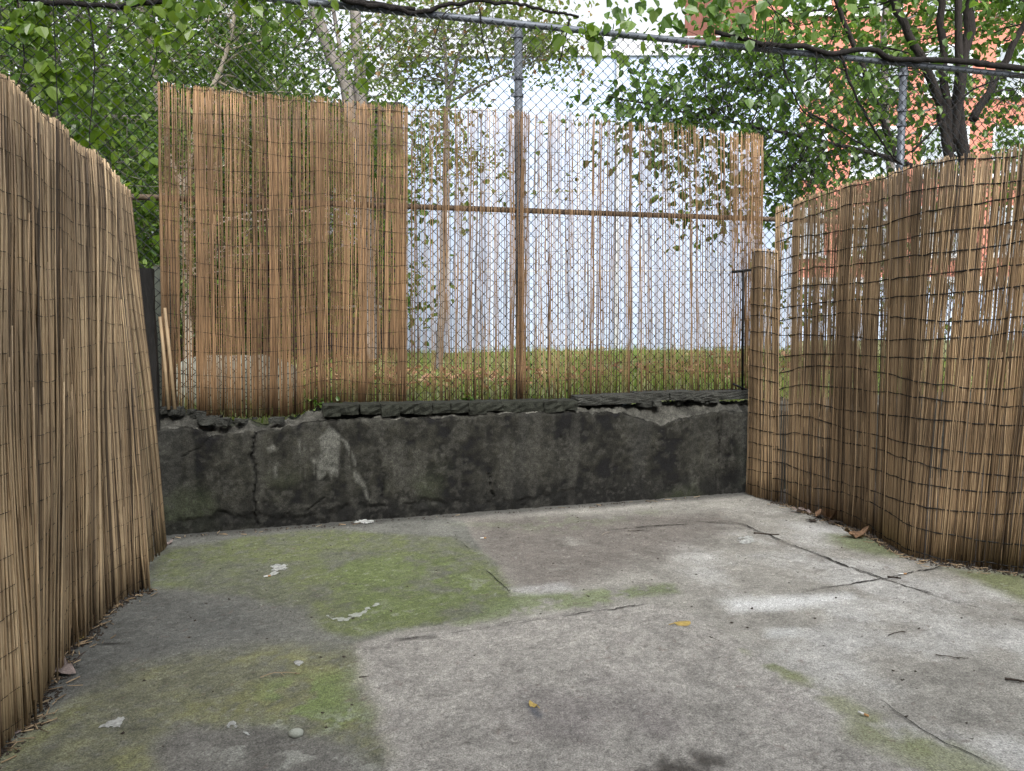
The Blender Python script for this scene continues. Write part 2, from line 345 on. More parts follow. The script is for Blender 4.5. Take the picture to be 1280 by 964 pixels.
# grime beside the long joint
dj = segdist(wx, wy, fl([(850, 652), (925, 655), (965, 672), (1060, 708), (1165, 742), (1290, 780)])); blend(ss(.14, .0, dj)*ss(.4, .6, nC), col(.13, .12, .105), .55)
# fine specks of grit
sp = ss(.86, .92, vn(X*70, Y*70, 61))*ss(.42, .62, fbm(X*2, Y*2, 62)); blend(sp, col(.1, .095, .085), .5); sp = ss(.93, .96, vn(X*37, Y*37, 64)); blend(sp, col(.16, .12, .1), .5)
scr = ss(.012, .002, np.abs(fbm(wx*1.7, wy*2.6, 68, 4)-.5))*ss(.45, .6, nC)*ss(.4, .6, fbm(X*1.1, Y*1.1, 69)); blend(scr, col(.12, .11, .095), .45)
sp = ss(.9, .94, vn(X*60, Y*60, 63))*ss(.5, .6, nB); blend(sp, col(.45, .45, .42), .35)
# damp spot at the bottom edge and beside the curled leaf
wet = reg([(795, 962), (810, 945), (850, 940), (900, 950), (930, 1000), (800, 1000)], .05)*ss(.35, .55, nC)
blend(wet, col(.05, .045, .038), .9)
wet2 = reg([(656, 878), (668, 882), (680, 896), (676, 902), (664, 893)], .012, True); blend(wet2, col(.08, .085, .1), .85)
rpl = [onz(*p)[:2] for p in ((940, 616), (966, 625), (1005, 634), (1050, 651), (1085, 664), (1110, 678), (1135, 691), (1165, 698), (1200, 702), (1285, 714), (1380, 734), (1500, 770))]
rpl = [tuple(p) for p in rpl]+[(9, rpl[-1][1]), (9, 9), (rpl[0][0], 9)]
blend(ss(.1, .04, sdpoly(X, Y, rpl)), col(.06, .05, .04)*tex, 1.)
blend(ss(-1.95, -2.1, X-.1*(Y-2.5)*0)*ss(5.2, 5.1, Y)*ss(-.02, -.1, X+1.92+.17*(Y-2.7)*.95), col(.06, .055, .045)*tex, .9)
C = np.clip(C, .012, .8)
Rg = np.clip(.88-.6*wet-.25*wet2-.15*drk, .12, 1)
Zf -= .012*cr
moss = np.clip(moss1+moss2, 0, 1); Zf += .006*moss*(fbm(X*24, Y*24, 66, 4, .65)-.5)-.004*ss(.62, .7, vn(X*38, Y*38, 67))
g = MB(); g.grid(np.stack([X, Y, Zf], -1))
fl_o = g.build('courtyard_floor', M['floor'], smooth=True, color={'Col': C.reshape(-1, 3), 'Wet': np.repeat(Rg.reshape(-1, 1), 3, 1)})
tag(fl_o, kind='structure')
def zfl(p):
    i = np.clip(np.searchsorted(fx, p[:, 0]), 0, len(fx)-1); j = np.clip(np.searchsorted(fy, p[:, 1]), 0, len(fy)-1); return Zf[i, j]
cm = MB(); crg = np.random.default_rng(8)
for pl, w0, gap, o in CRK:
    Q = np.array([(*q, 0) for q in fl(pl)]); n = max(8, int(np.linalg.norm(np.diff(Q, axis=0), axis=1).sum()/.012))
    Q = interp_pl(Q, np.linspace(0, 1, n), False); aa = np.arange(n)*.012
    tg = np.gradient(Q, axis=0); tg /= np.linalg.norm(tg, axis=1)[:, None]+1e-9; nr = np.stack([-tg[:, 1], tg[:, 0], 0*aa], 1)
    off = .05*(fbm(aa*2.5, aa*0+o, 44)-.5)+.018*(vn(aa*22, aa*0+o, 45)-.5)
    Q = Q+nr*off[:, None]; wd_ = w0*.36*np.clip(.25+1.5*(fbm(aa*6, aa*0+o, 46)-.2), .1, 1.4)*(ss(gap-.02, gap+.07, fbm(aa*3.2, aa*0+o*3.7, 47)) if gap else 1)
    wd_ = wd_*np.minimum(1, np.minimum(aa, aa[::-1])/.08)+.00005
    A_ = Q+nr*(wd_*(.8+.5*crg.random(n)))[:, None]; B_ = Q-nr*(wd_*(.8+.5*crg.random(n)))[:, None]
    z = np.maximum(zfl(A_), zfl(B_)); z = np.maximum(z, np.maximum(np.roll(z, 1), np.roll(z, -1)))+.0035; A_[:, 2] = z; B_[:, 2] = z
    cm.grid(np.stack([A_, B_], 1))
tag(cm.build('floor_crack', simple('crack_shadow_dirt', (.014, .012, .01), .3, 60, 1, 0)), kind='structure')

# ------------------------------------------------------------------ retaining wall
wall = thing('retaining_wall', F(3, 0, 0), 'low dark mouldy concrete retaining wall with crumbling brick coping at the back of the courtyard', 'wall')
ps, pz = sz([(120, 540), (200, 536), (235, 534), (262, 544), (300, 540), (350, 535), (400, 526), (450, 524), (560, 521), (640, 517), (722, 514), (780, 516), (815, 527), (829, 533), (850, 523), (880, 518), (905, 513), (935, 516), (1000, 512)])
def ptop(s): return np.interp(s, ps, pz)
gs = np.concatenate([np.linspace(-4, -.4, 20), np.arange(-.38, 5.4, .011), np.linspace(5.45, 12, 30)]); gv = np.concatenate([np.linspace(0, 1, 84)])
S, V = np.meshgrid(gs, gv, indexing='ij')
def edge(q): return .03*(fbm(q*7, q*0+.5, 71)-.5)+.022*(vn(q*31, q*0+.5, 91)-.5)+.012*(vn(q*67, q*0+.5, 92)-.5)
TP = ptop(S)+edge(S)
Z = V*TP
nb = fbm(S*1.4, Z*1.4, 72, 6); nc = fbm(S*6, Z*6, 73, 5); ndd = fbm(S*20, Z*20, 74, 4); stv = fbm(S*5, Z*.7, 75, 5)
Tt = -.022*(nb-.5)-.014*(nc-.5)-.012*(ndd-.5)
base = ss(.13, .09, Z+.16*(fbm(S*2.5, S*0, 76)-.5)+.07*(fbm(S*9, Z*9, 78)-.5)+.03*(vn(S*33, Z*33, 79)-.5))*ss(3.9, 2.6, S)   # broken-away foot on the left
Tt = Tt+base*(.008+.045*(fbm(S*12, Z*12, 93)-.4))
def wpt(pts): return [onw(x, y) for x, y in pts]
def wcr(pl, w0, j=.03):
    jj = j*(fbm(S*6, Z*6, 77)-.5)+.02*(vn(S*40, Z*40, 94)-.5); return ss(w0, w0*.3, segdist(S+jj, Z+jj, wpt(pl)))
ck = np.maximum.reduce([wcr([(318, 542), (315, 570), (320, 600), (317, 625), (324, 655)], .012, .06), wcr([(897, 512), (899, 560), (898, 578)], .008), wcr([(611, 590), (613, 612), (618, 622)], .007), .8*wcr([(803, 590), (801, 612)], .006),
                        .5*wcr([(382, 640), (405, 623)], .007), .5*wcr([(225, 572), (250, 560), (262, 545)], .005), .4*wcr([(470, 560), (480, 600), (476, 622)], .005), .4*wcr([(700, 545), (712, 580), (708, 600)], .005)])
Tt += .03*ck
Tt += .02*ss(.97, 1., V)
WC = np.ones(S.shape+(3,))*col(.0185, .018, .0135)*np.clip(1+2.8*(nb-.5)+2.*(nc-.5)+2.2*(ndd-.5)+3.2*(stv-.5), .2, 3)[..., None]
def wb(m, c, k=1.):
    global WC
    mm = np.clip(m*k, 0, 1)[..., None]; WC = WC*(1-mm)+np.asarray(c)*mm
wb(ss(2.6, 4.6, S)*ss(.42, .62, stv*.5+nb*.5), col(.036, .036, .03), .5)
wb(ss(.52, .7, stv), col(.026, .026, .023), .7)
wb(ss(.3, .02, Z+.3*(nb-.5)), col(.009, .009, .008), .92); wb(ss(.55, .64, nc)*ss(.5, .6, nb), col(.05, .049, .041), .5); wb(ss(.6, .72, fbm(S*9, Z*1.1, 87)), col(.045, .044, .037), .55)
wb(ss(.55, .7, nb)*ss(.5, .2, Z), col(.04, .048, .025), .6)
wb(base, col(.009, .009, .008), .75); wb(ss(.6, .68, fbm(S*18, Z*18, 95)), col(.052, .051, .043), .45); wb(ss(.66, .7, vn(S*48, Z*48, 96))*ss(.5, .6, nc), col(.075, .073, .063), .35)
wb(ck, col(.008, .008, .007), .95)
pst = reg  # (floor only)
def wpoly(pts, soft=.012, jit=.02):
    return ss(soft, -soft, sdpoly(S+jit*(fbm(S*15, Z*15, 81)-.5), Z+jit*(fbm(S*15, Z*15, 82)-.5), wpt(pts)))
drip = wpoly([(398, 548), (412, 532), (425, 545), (422, 598), (416, 594), (414, 600), (409, 588), (404, 598), (396, 602), (392, 582), (386, 572), (398, 578), (402, 566)])
drip = np.maximum.reduce([drip, wpoly([(373, 548), (380, 556), (382, 562), (375, 565)]), wpoly([(375, 575), (381, 582), (383, 600), (379, 598)]), wpoly([(424, 546), (434, 552), (445, 575), (444, 583), (436, 566), (428, 552)], .01, .01),
                          wpoly([(436, 583), (448, 594), (456, 605), (462, 626), (458, 624), (452, 608), (442, 602)], .01, .01), wpoly([(332, 560), (342, 556), (344, 563), (336, 566)]), wpoly([(338, 585), (345, 583), (346, 598), (338, 600)])])
vst = fbm(S*26, Z*2.2, 88, 3); drip = drip*ss(.36, .5, vst+.35*(Z-.42))*ss(.3, .5, nc+.1); wb(drip, col(.12, .12, .105), .8)
wb(wpoly([(640, 540), (720, 535), (745, 600), (660, 610)], .2)*ss(.45, .6, nc), col(.05, .049, .04), .4)
Tt -= .006*drip
WC = np.clip(WC, .006, .6)
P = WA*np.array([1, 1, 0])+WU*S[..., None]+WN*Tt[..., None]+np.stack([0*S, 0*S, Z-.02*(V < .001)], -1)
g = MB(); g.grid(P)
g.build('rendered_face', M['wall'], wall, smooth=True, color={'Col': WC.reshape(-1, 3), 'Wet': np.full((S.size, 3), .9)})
# ragged ledge behind the render, up to the fence line
cs, cz = sz([(120, 516), (200, 514), (235, 514), (262, 526), (330, 527), (372, 520), (400, 512), (412, 511), (560, 508), (722, 505), (735, 505), (935, 500), (1000, 498)], .08)
lv = np.linspace(0, 1, 26); S2, V2 = np.meshgrid(gs, lv, indexing='ij')
zt = np.interp(S2, cs, cz)
rough = fbm(S2*7, V2*2.5, 83, 5); rr2 = fbm(S2*22, V2*8, 84, 4)
Z2 = ptop(S2)+edge(S2)-.004+(zt-ptop(S2)-.03)*ss(.0, .45, V2)+.075*(rough-.5)*ss(0, .12, V2)+.05*(rr2-.5)*ss(0, .08, V2)
T2 = .0+V2*.33+.01
C2 = np.ones(S2.shape+(3,))*col(.055, .054, .046)*(1+1.2*(rough-.5)+1.0*(rr2-.5))[..., None]
e = ss(.12, .0, V2)[..., None]; C2 = C2*(1-e)+col(.115, .112, .097)*e
dk = ss(.4, .6, V2)[..., None]; C2 = np.clip(C2*(1-dk)+col(.03, .033, .02)*dk, .008, .5)
P2 = WA*np.array([1, 1, 0])+WU*S2[..., None]+WN*T2[..., None]+np.stack([0*S2, 0*S2, Z2], -1)
g = MB(); g.grid(P2); g.build('broken_ledge', M['wall'], wall, smooth=True, color={'Col': C2.reshape(-1, 3), 'Wet': np.full((S2.size, 3), .95)})
def chunk(mb, c, d, a=0, jit=.18, sub=3):     # rough-hewn block: a subdivided, dented box
    n = sub+1; ax = np.linspace(-1, 1, n); R0 = np.array([[math.cos(a), -math.sin(a), 0], [math.sin(a), math.cos(a), 0], [0, 0, 1]])
    B = np.stack([WU, WN, [0, 0, 1]], 1)
    seed = random.random()*90
    for f in range(6):
        k = f//2; sg = 1 if f % 2 else -1
        u, v = np.meshgrid(ax, ax, indexing='ij'); q = np.zeros((n, n, 3)); q[..., k] = sg; q[..., (k+1) % 3] = u if sg > 0 else v; q[..., (k+2) % 3] = v if sg > 0 else u
        nn = np.linalg.norm(q, axis=-1, keepdims=True); q = q*(1-.09*(nn-1))
        h = q[..., 0]*1.7+q[..., 1]*2.3+q[..., 2]*3.1+seed
        h2 = q[..., 0]*2.1-q[..., 1]*1.3+q[..., 2]*1.9+seed
        q = q*(1+jit*(np.stack([vn(h, h2, 1), vn(h2, h, 2), vn(h+h2, h, 3)], -1)-.5))
        q = (q*np.array(d)/2) @ R0.T @ B.T + c
        mb.grid(q)
bk = MB(); s0, _ = onw(404, 520); s1, _ = onw(722, 510); s = s0; i = 0
while s < s1-.02:
    wdt = random.uniform(.12, .16) if random.random() < .8 else random.uniform(.09, .22)
    wdt = min(wdt, s1-s)
    zz = np.interp(s+wdt/2, cs, cz)
    if not (s0+.42 < s < s0+.5) or True:
        ht = random.uniform(.075, .095)
        chunk(bk, F(s+wdt/2, .125+random.uniform(-.012, .015), zz-ht/2+.035), (wdt+.006, .24, ht), random.uniform(-.06, .06), .28)
    s += wdt; i += 1
bk.build('brick_coping', M['brick'], wall, smooth=False)
st = MB()
for a, b, y0 in ((724, 752, 503), (753, 800, 503), (801, 838, 502), (840, 870, 502), (871, 895, 502), (897, 955, 502)):
    sa, _ = onw(a, y0); sb, zc = onw(b, y0, .1); chunk(st, F((sa+sb)/2, .17+random.uniform(-.02, .02), .842+random.uniform(-.008, .01)), (sb-sa-.01, .22, .075), random.uniform(-.05, .05), .16, 6)
st.build('coping_stones', M['stone'], wall)
st = MB()
for k in range(46):
    px = random.choice([random.uniform(200, 400), random.uniform(200, 300), random.uniform(740, 900)]); sa, _ = onw(px, 520, .1)
    r = random.uniform(.02, .065); chunk(st, F(sa, random.uniform(.05, .26), np.interp(sa, cs, cz)+random.uniform(-.02, .01)), (r*1.7, r*1.3, r*.8), random.uniform(0, 3), .4, 2)
st.build('loose_rubble', M['stone'], wall)

# ------------------------------------------------------------------ chain link fence on the wall
FT = .24
fence = thing('chain_link_fence', F(3, FT, .8), 'tall galvanised chain link fence standing along the top of the retaining wall', 'fence')
sA, ztop = onw(650, 27, FT); sB, _ = onw(1135, 80, FT)
_, zmid = onw(650, 262, FT)
def rail(name, z, r, mt, a=-6, b=13):
    m = MB(); m.tube([F(q, FT+.05, z) for q in np.linspace(a, b, 20)], r, 10); m.build(name, mt, fence, smooth=True)
rail('top_rail', ztop, .026, M['galv']); rail('mid_rail', zmid, .022, simple('rust_brown_rail', (.13, .095, .065), .4, 20, .8, .3))
for q in (sA, sB, sB+(sB-sA), sA-(sB-sA)*1.25):
    m = MB(); m.tube([F(q, FT+.05, .55), F(q, FT+.05, 2.2), F(q, FT+.05, ztop-.04)], .0335, 12); po = m.build('post', M['galv'], fence, smooth=True)
    for zz in (ztop-.1, ztop-.42, zmid+.9, zmid-.06):
        m = MB(); m.tube([F(q, FT+.05, zz-.012), F(q, FT+.05, zz+.012)], .042, 12); m.box(F(q-.05, FT+.04, zz), (.03, .02, .024))
        m.build('band', M['galv'], po)
m = MB(); pitch = .088; n = int(30/pitch); nz = int((ztop-.78)/pitch*2)
zr = .78+np.arange(nz+1)*pitch/2
for i in range(n):
    s0_ = -4.5+i*pitch/2; zig = np.where(np.arange(nz+1) % 2 == i % 2, -.002, pitch/2+.002)
    sgn = 1 if i % 2 == 0 else 1
    ssx = s0_+zig; tt = FT-.012+.006*np.where((np.arange(nz+1)) % 2 == i % 2, 1, -1)
    wob = .012*(fbm(ssx*1.2, zr*1.2, 5)-.5)
    m.tube(WA*np.array([1, 1, 0])+WU*(ssx+wob)[:, None]+WN*(tt+wob*2)[:, None]+np.stack([0*zr, 0*zr, zr+wob], 1), .0041, 3, cap=False)
m.build('wire_mesh', M['mesh'], fence)
m = MB(); sq, _ = onw(66, 60, FT-.03)
m.tube([F(sq, FT-.03, 2.2), F(sq+.02, FT-.03, ztop)], .003, 4); sq2, zq2 = onw(-20, 40, FT-.03); sq3, zq3 = onw(66, 86, FT-.03)
m.tube([F(sq2-.5, FT-.03, zq2+.3), F(sq3, FT-.03, zq3)], .004, 4); m.build('tie_wire', M['mesh'], fence)

# ------------------------------------------------------------------ reed screens
def reed_screen(name, label, bot, top, n, dia, mats, wires, group='reed screens', dens=None, clump=0, wr=.0016, bow=.0, ragged=.03, fringe=.02, jitter=.012, lean=.01, layers=2, wob=.02, wirestep=.125, tilt=0., seed=1, sheaf=.0, even=0):
    rg = np.random.default_rng(seed); bot = np.asarray(bot); top = np.asarray(top)
    root = thing(name, bot.mean(0), label, 'reed screen', group)
    u = rg.random(n*3)
    if dens is not None: u = u[rg.random(len(u)) < dens(u)]
    u = np.sort(u[rg.permutation(len(u))[:n]]); n = len(u)
    if even: u = np.sort(np.clip((np.arange(n)+rg.normal(0, even, n)+.5)/n, 0, 1))
    if clump:
        cc = rg.random(clump); pick = rg.random(n) < .22; u = np.where(pick, cc[rg.integers(0, clump, n)]+rg.normal(0, .0028, n), u); u = np.clip(u, 0, 1)
    K = 10; h = np.linspace(0, 1, K)
    wid = np.linalg.norm(np.diff(bot, axis=0), axis=1).sum()
    ut = np.clip(u+rg.normal(0, lean/wid, n)+sheaf*(vn(u*wid*9, u*0+rg.integers(0, 3, n)*7.7, seed)-.5)/wid, 0, 1)
    big = rg.random(n) < .06; ut = np.where(big, np.clip(u+rg.normal(0, lean*3.5/wid, n), 0, 1), ut)
    stray = rg.random(n) < .035; ut = np.where(stray, np.clip(u+rg.normal(0, .09/wid, n), 0, 1), ut)
    B = interp_pl(bot, u); Tp = interp_pl(top, ut)
    e = 1e-3; tg = interp_pl(bot, np.clip(u+e, 0, 1))-interp_pl(bot, np.clip(u-e, 0, 1)); tg[:, 2] = 0; tg /= np.linalg.norm(tg, axis=1)[:, None]+1e-9
    nr = np.stack([tg[:, 1], -tg[:, 0], 0*u], 1)          # towards the courtyard side
    h0 = rg.uniform(0, fringe, n)*np.where(rg.random(n) < .15, 2.2, 1)/2.4; h1 = 1-np.abs(rg.normal(0, ragged, n))/2.4*np.where(rg.random(n) < .1, 3, 1)
    h1 = np.where(stray, rg.uniform(.45, 1.0, n), h1)
    hh = h0[:, None]+(h1-h0)[:, None]*h[None]
    P = B[:, None]*(1-hh[..., None])+Tp[:, None]*hh[..., None]
    lay = rg.integers(0, layers, n)*dia*.9+rg.normal(0, jitter*.25, n)+np.where(stray, dia*layers, 0)
    surf = wob*(vn(u[:, None]*wid*3.2+0*hh, hh*2.2, seed)-.5)*2+bow*np.sin(math.pi*hh)
    cur = rg.normal(0, jitter*.35, (n, 1))*np.sin(hh*math.pi*2+rg.random((n, 1))*6)
    P += nr[:, None]*(surf+lay[:, None])[..., None]+tg[:, None]*(cur+rg.normal(0, .0012, (n, K)))[..., None]
    r = dia/2*rg.uniform(.65, 1.3, n)[:, None]*(1.12-.35*h)[None]*np.where(rg.random((n, 1)) < .05, 1.5, 1)
    o = [tg[:, None]*r[..., None], nr[:, None]*r[..., None]]
    Vv = np.stack([P+o[0], P+o[1], P-o[0], P-o[1]], 2)      # n,K,4,3
    i = np.arange(n)[:, None, None]*K*4; k = np.arange(K-1)[None, :, None]*4; j = np.arange(4)[None, None]; j2 = (j+1) % 4
    q = np.stack([i+k+j, i+k+j2, i+k+4+j2, i+k+4+j], -1).reshape(-1, 4)
    ib = np.arange(n)*K*4; tc = ib+(K-1)*4
    caps = np.concatenate([np.stack([ib+3, ib+2, ib+1, ib], -1), np.stack([tc, tc+1, tc+2, tc+3], -1)])
    m = MB(); m.add(Vv.reshape(-1, 3), np.concatenate([q, caps])); m.build('reed_mat', mats, root, smooth=True)
    H = np.linalg.norm(top.mean(0)-bot.mean(0)); nw = int(H/wirestep)
    us = np.linspace(0.002, .998, int(wid/.022))
    Bu = interp_pl(bot, us); Tu = interp_pl(top, us)
    tgu = np.gradient(Bu, axis=0); tgu[:, 2] = 0; tgu /= np.linalg.norm(tgu, axis=1)[:, None]+1e-9; nru = np.stack([tgu[:, 1], -tgu[:, 0], 0*us], 1)
    for k in range(nw):
        hf = (k+.55)/nw+.010*np.sin(us*wid*rg.uniform(1, 3)+rg.random()*6)/H*2.4+.016*(vn(us*wid*2.5, us*0+k*.37, seed+3)-.5)+.006*(vn(us*wid*14, us*0+k*1.7, seed+4)-.5)+tilt*(us-.5)
        for side in ((1, -1) if wires > 1 else (1,)):
            pp = Bu*(1-hf[:, None])+Tu*hf[:, None]
            sf = wob*(vn(us*wid*3.2, hf*2.2, seed)-.5)*2+bow*np.sin(math.pi*hf)
            off = sf+(layers*dia*.9 if side > 0 else -dia)+dia*.25*np.where(np.arange(len(us)) % 2, 1, -1)
            if side > 0: mw = MB()
            mw.tube(pp+nru*off[:, None], wr*rg.uniform(.7, 1.3, len(us)), 4)
        mw.build('binding_wire', M['wire'], root)
    return root
# left screen, wavy, leaning outward
lb = [(-1.78, .9, 0), (-1.80, 1.9, 0)]+[tuple(onz(*p)) for p in ((2, 928), (28, 905), (50, 862), (75, 815), (100, 800), (128, 765), (160, 745), (184, 738))]
lt_ = [(-1.50, .9, 2.44), (-1.70, 1.9, 2.43), (-1.89, 2.75, 2.42), (-1.95, 3.05, 2.43), (-2.03, 3.35, 2.40), (-2.09, 3.6, 2.42), (-2.17, 3.85, 2.40), (-2.25, 4.2, 2.41), (-2.32, 4.5, 2.39), (-2.37, 4.72, 2.38)]
reed_screen('reed_screen', 'tan reed screen with wavy foot running along the left side of the courtyard', lb, lt_, 1700, .0084, M['reed'], 1, sheaf=.22, dens=None, wr=.0013, layers=3, lean=.035, jitter=.02, wob=.03, ragged=.02, fringe=.04, wirestep=.118, seed=11)
eb = [tuple(onz(*p)) for p in ((176, 722), (190, 700), (207, 684))]
et = [(-2.36, 4.6, 2.37), (-2.42, 4.86, 2.37), (-2.47, 5.08, 2.36)]
reed_screen('reed_screen', 'narrow tan reed end flap tucked behind the far edge of the big left screen', eb, et, 190, .006, M['reed'], 1, wr=.0013, layers=2, lean=.015, wob=.02, ragged=.02, seed=12)
# back screens tied to the fence
BT = FT-.035
def wallpts(pl, t): return [F(*((lambda q: (q[0], t, q[1]))(onw(x, y, t)))) for x, y in pl]
bb = wallpts([(203, 517), (260, 521), (320, 523), (370, 519), (410, 508), (450, 508), (508, 507)], BT)
bt = wallpts([(197, 101), (230, 105), (300, 113), (360, 119), (400, 120), (450, 126), (510, 131)], BT)
reed_screen('reed_screen', 'see-through reed screen on the left half of the back fence before dark trees', bb, bt, 640, .0048, M['reed2'], 1, wr=.0015, layers=2, lean=.012, jitter=.012, wob=.012, ragged=.035, clump=5, seed=13, even=.8)
bb = wallpts([(500, 507), (560, 505), (640, 503), (720, 501), (800, 498), (916, 495)], BT)
bt = wallpts([(500, 130), (570, 132), (650, 137), (720, 140), (780, 151), (830, 152), (916, 163)], BT)
reed_screen('reed_screen', 'sparse reed screen with the white wall glaring through it, around the middle fence post', bb, bt, 420, .0043, M['reed2'], 1, wr=.0010, layers=1, lean=.016, jitter=.02, wob=.012, ragged=.03, clump=15, seed=14, even=.9)
bb = wallpts([(914, 496), (936, 494), (952, 493)], BT-.012)
bt = wallpts([(917, 163), (936, 165), (954, 167)], BT-.012)
reed_screen('reed_screen', 'ragged reed strip at the right end of the back fence above the corner', bb, bt, 85, .0055, M['reed2'], 1, wr=.0013, layers=2, lean=.03, jitter=.02, wob=.012, ragged=.03, clump=3, seed=15)
# right side
nb_ = [onz(*p) for p in ((934, 618), (952, 624), (974, 628))]; nt_ = []
for p, tp in zip(nb_, ((942, 311), (956, 310), (973, 312))):
    q = aty(tp[0], tp[1], p[1]+.02); nt_.append(q)
reed_screen('reed_screen', 'short narrow reed strip standing in the right corner against the wall end', nb_, nt_, 130, .0062, M['reed3'], 1, wr=.0028, layers=2, lean=.01, wob=.012, ragged=.02, seed=16)
rb = [onz(*p) for p in ((966, 627), (985, 631), (1005, 638), (1050, 655), (1085, 668), (1110, 682), (1135, 695), (1165, 702), (1200, 706), (1240, 711), (1285, 718), (1380, 738), (1500, 775))]
sh = [.0, .0, .0, .02, .05, .09, .13, .18, .22, .25, .27, .28, .28]
rd = rb[-1]-rb[0]; rd[2] = 0; rd /= np.linalg.norm(rd)
hz = [2.40, 2.44, 2.46, 2.47, 2.46, 2.46, 2.46, 2.46, 2.47, 2.5, 2.52, 2.54, 2.55]
rt = [np.array([p[0], p[1], z])+rd*np.array([1, 1, 0])*k+np.array([.0, .1, 0]) for p, k, z in zip(rb, sh, hz)]
wr_ = np.concatenate([[0], np.cumsum(np.linalg.norm(np.diff(np.array(rb), axis=0), axis=1))]); wr_ /= wr_[-1]
def uat(px): return float(np.interp(px, (966, 985, 1005, 1050, 1085, 1110, 1135, 1165, 1200, 1240, 1285, 1380, 1500), wr_))
GAPS = [(uat(971), uat(986), .10), (uat(990), uat(1010), .55), (uat(1020), uat(1027), .4), (uat(1084), uat(1097), .25), (uat(1152), uat(1168), .4), (uat(1222), uat(1230), .55)]
def rdens(u):
    d = np.full(u.shape, .9)
    for a, b, k in GAPS: d = np.where((u > a) & (u < b), k, d)
    return d
reed_screen('reed_screen', 'tall brown reed screen with black wire rows curving along the right side', rb, rt, 1560, .0060, M['reed3'], 1, sheaf=.1, dens=rdens, wr=.0036, layers=2, lean=.022, jitter=.016, wob=.022, ragged=.045, clump=26, fringe=.03, wirestep=.128, seed=17)

# ------------------------------------------------------------------ leaves and trees
def leaves(mb, pos, d, nrm, size, asp=.75, fold=.18):
    d = d/np.linalg.norm(d, axis=1)[:, None]; s_ = np.cross(d, nrm); s_ /= np.linalg.norm(s_, axis=1)[:, None]+1e-9; nn = np.cross(s_, d)
    size = size[:, None]; w_ = size*asp
    b = pos; L1 = pos+d*size*.22+s_*w_*.46+nn*size*fold*.6; L2 = pos+d*size*.66+s_*w_*.36+nn*size*fold*.5
    tp = pos+d*size-nn*size*.1; R2 = pos+d*size*.66-s_*w_*.36+nn*size*fold*.5; R1 = pos+d*size*.22-s_*w_*.46+nn*size*fold*.6
    n = len(pos); V = np.stack([b, L1, L2, tp, R2, R1], 1).reshape(-1, 3); i = np.arange(n)[:, None]*6
    q = np.concatenate([i+np.array([[0, 3, 2, 1]]), i+np.array([[0, 5, 4, 3]])])
    mb.add(V, q)
def scatter_leaves(mb, cs_, m, spread, size, rg, droop=.5, asp=.75):
    n = int(m*len(cs_)); c = np.repeat(cs_, int(m), 0)
    p = c+rg.normal(0, 1, (n, 3))*np.asarray(spread)
    d = rg.normal(0, 1, (n, 3)); d[:, 2] -= droop; nr_ = rg.normal(0, .55, (n, 3)); nr_[:, 2] += 1
    leaves(mb, p, d, nr_, size*rg.uniform(.6, 1.25, n), asp)
def curve(a, b, rg, n=7, bend=.12, sag=.0):
    a = np.asarray(a, float); b = np.asarray(b, float); t = np.linspace(0, 1, n)[:, None]; L_ = np.linalg.norm(b-a)
    off = rg.normal(0, bend*L_, 3); return a*(1-t)+b*t+np.sin(t*math.pi)*off+np.array([0, 0, sag*L_])*np.sin(t*math.pi)+rg.normal(0, .012*L_, (n, 3))*np.sin(t*math.pi)
def tree(name, label, trunks, clumps, leafmat_, bark, m=60, spread=(.25, .25, .18), size=.09, group=None, seed=1, br=.014, base=None, cat='tree', asp=.75, subs=3):
    rg = np.random.default_rng(seed); root = thing(name, base if base is not None else trunks[0][0][0], label, cat, group)
    tm = MB(); tp = []
    for pts, r0, r1 in trunks:
        P = interp_pl(np.array(pts), np.linspace(0, 1, max(8, 4*len(pts)))); P[1:-1] += rg.normal(0, r0*.18, (len(P)-2, 3)); tm.tube(P, np.linspace(r0, r1, len(P)), 9); tp.append(P[len(P)//4:])
    tp = np.concatenate(tp); cl = np.asarray(clumps)
    lm = MB(); tw = []
    for c in cl:
        cost = np.linalg.norm(tp-c, axis=1)+1.2*np.maximum(tp[:, 2]-c[2]+.2, 0); a = tp[np.argmin(cost)]
        P = curve(a, c, rg, 8, .1, .05); L_ = np.linalg.norm(c-a); tm.tube(P, np.linspace(br*(.5+.35*L_), br*.3, 8), 5, cap=False)
        if subs:
            for k in range(subs):
                e_ = c+rg.normal(0, 1, 3)*np.asarray(spread)*1.5; tm.tube(curve(P[5], e_, rg, 5, .1), np.linspace(br*.4, br*.15, 5), 4, cap=False); tw.append(e_)
        tw.append(c); tw.append(P[6])
    scatter_leaves(lm, np.array(tw), max(1, m//(2+subs)), np.asarray(spread)*.75, size, rg, asp=asp)
    tm.build('trunk', bark, root, smooth=True); lm.build('crown', leafmat_, root)
    return root
def clump_px(rg, boxes):                       # clump centres from real spots (px, py at a depth range)
    o = []
    for x0, x1, y0, y1, Y0, Y1, n in boxes:
        for k in range(n): o.append(aty(rg.uniform(x0, x1), rg.uniform(y0, y1), rg.uniform(Y0, Y1)))
    return np.array(o)
def gr(px, Y, z=LOTZ-.06):                          # foot of something at picture column px, distance Y
    p = aty(px, 480, Y); return np.array([p[0], p[1], z])
rg = np.random.default_rng(21)
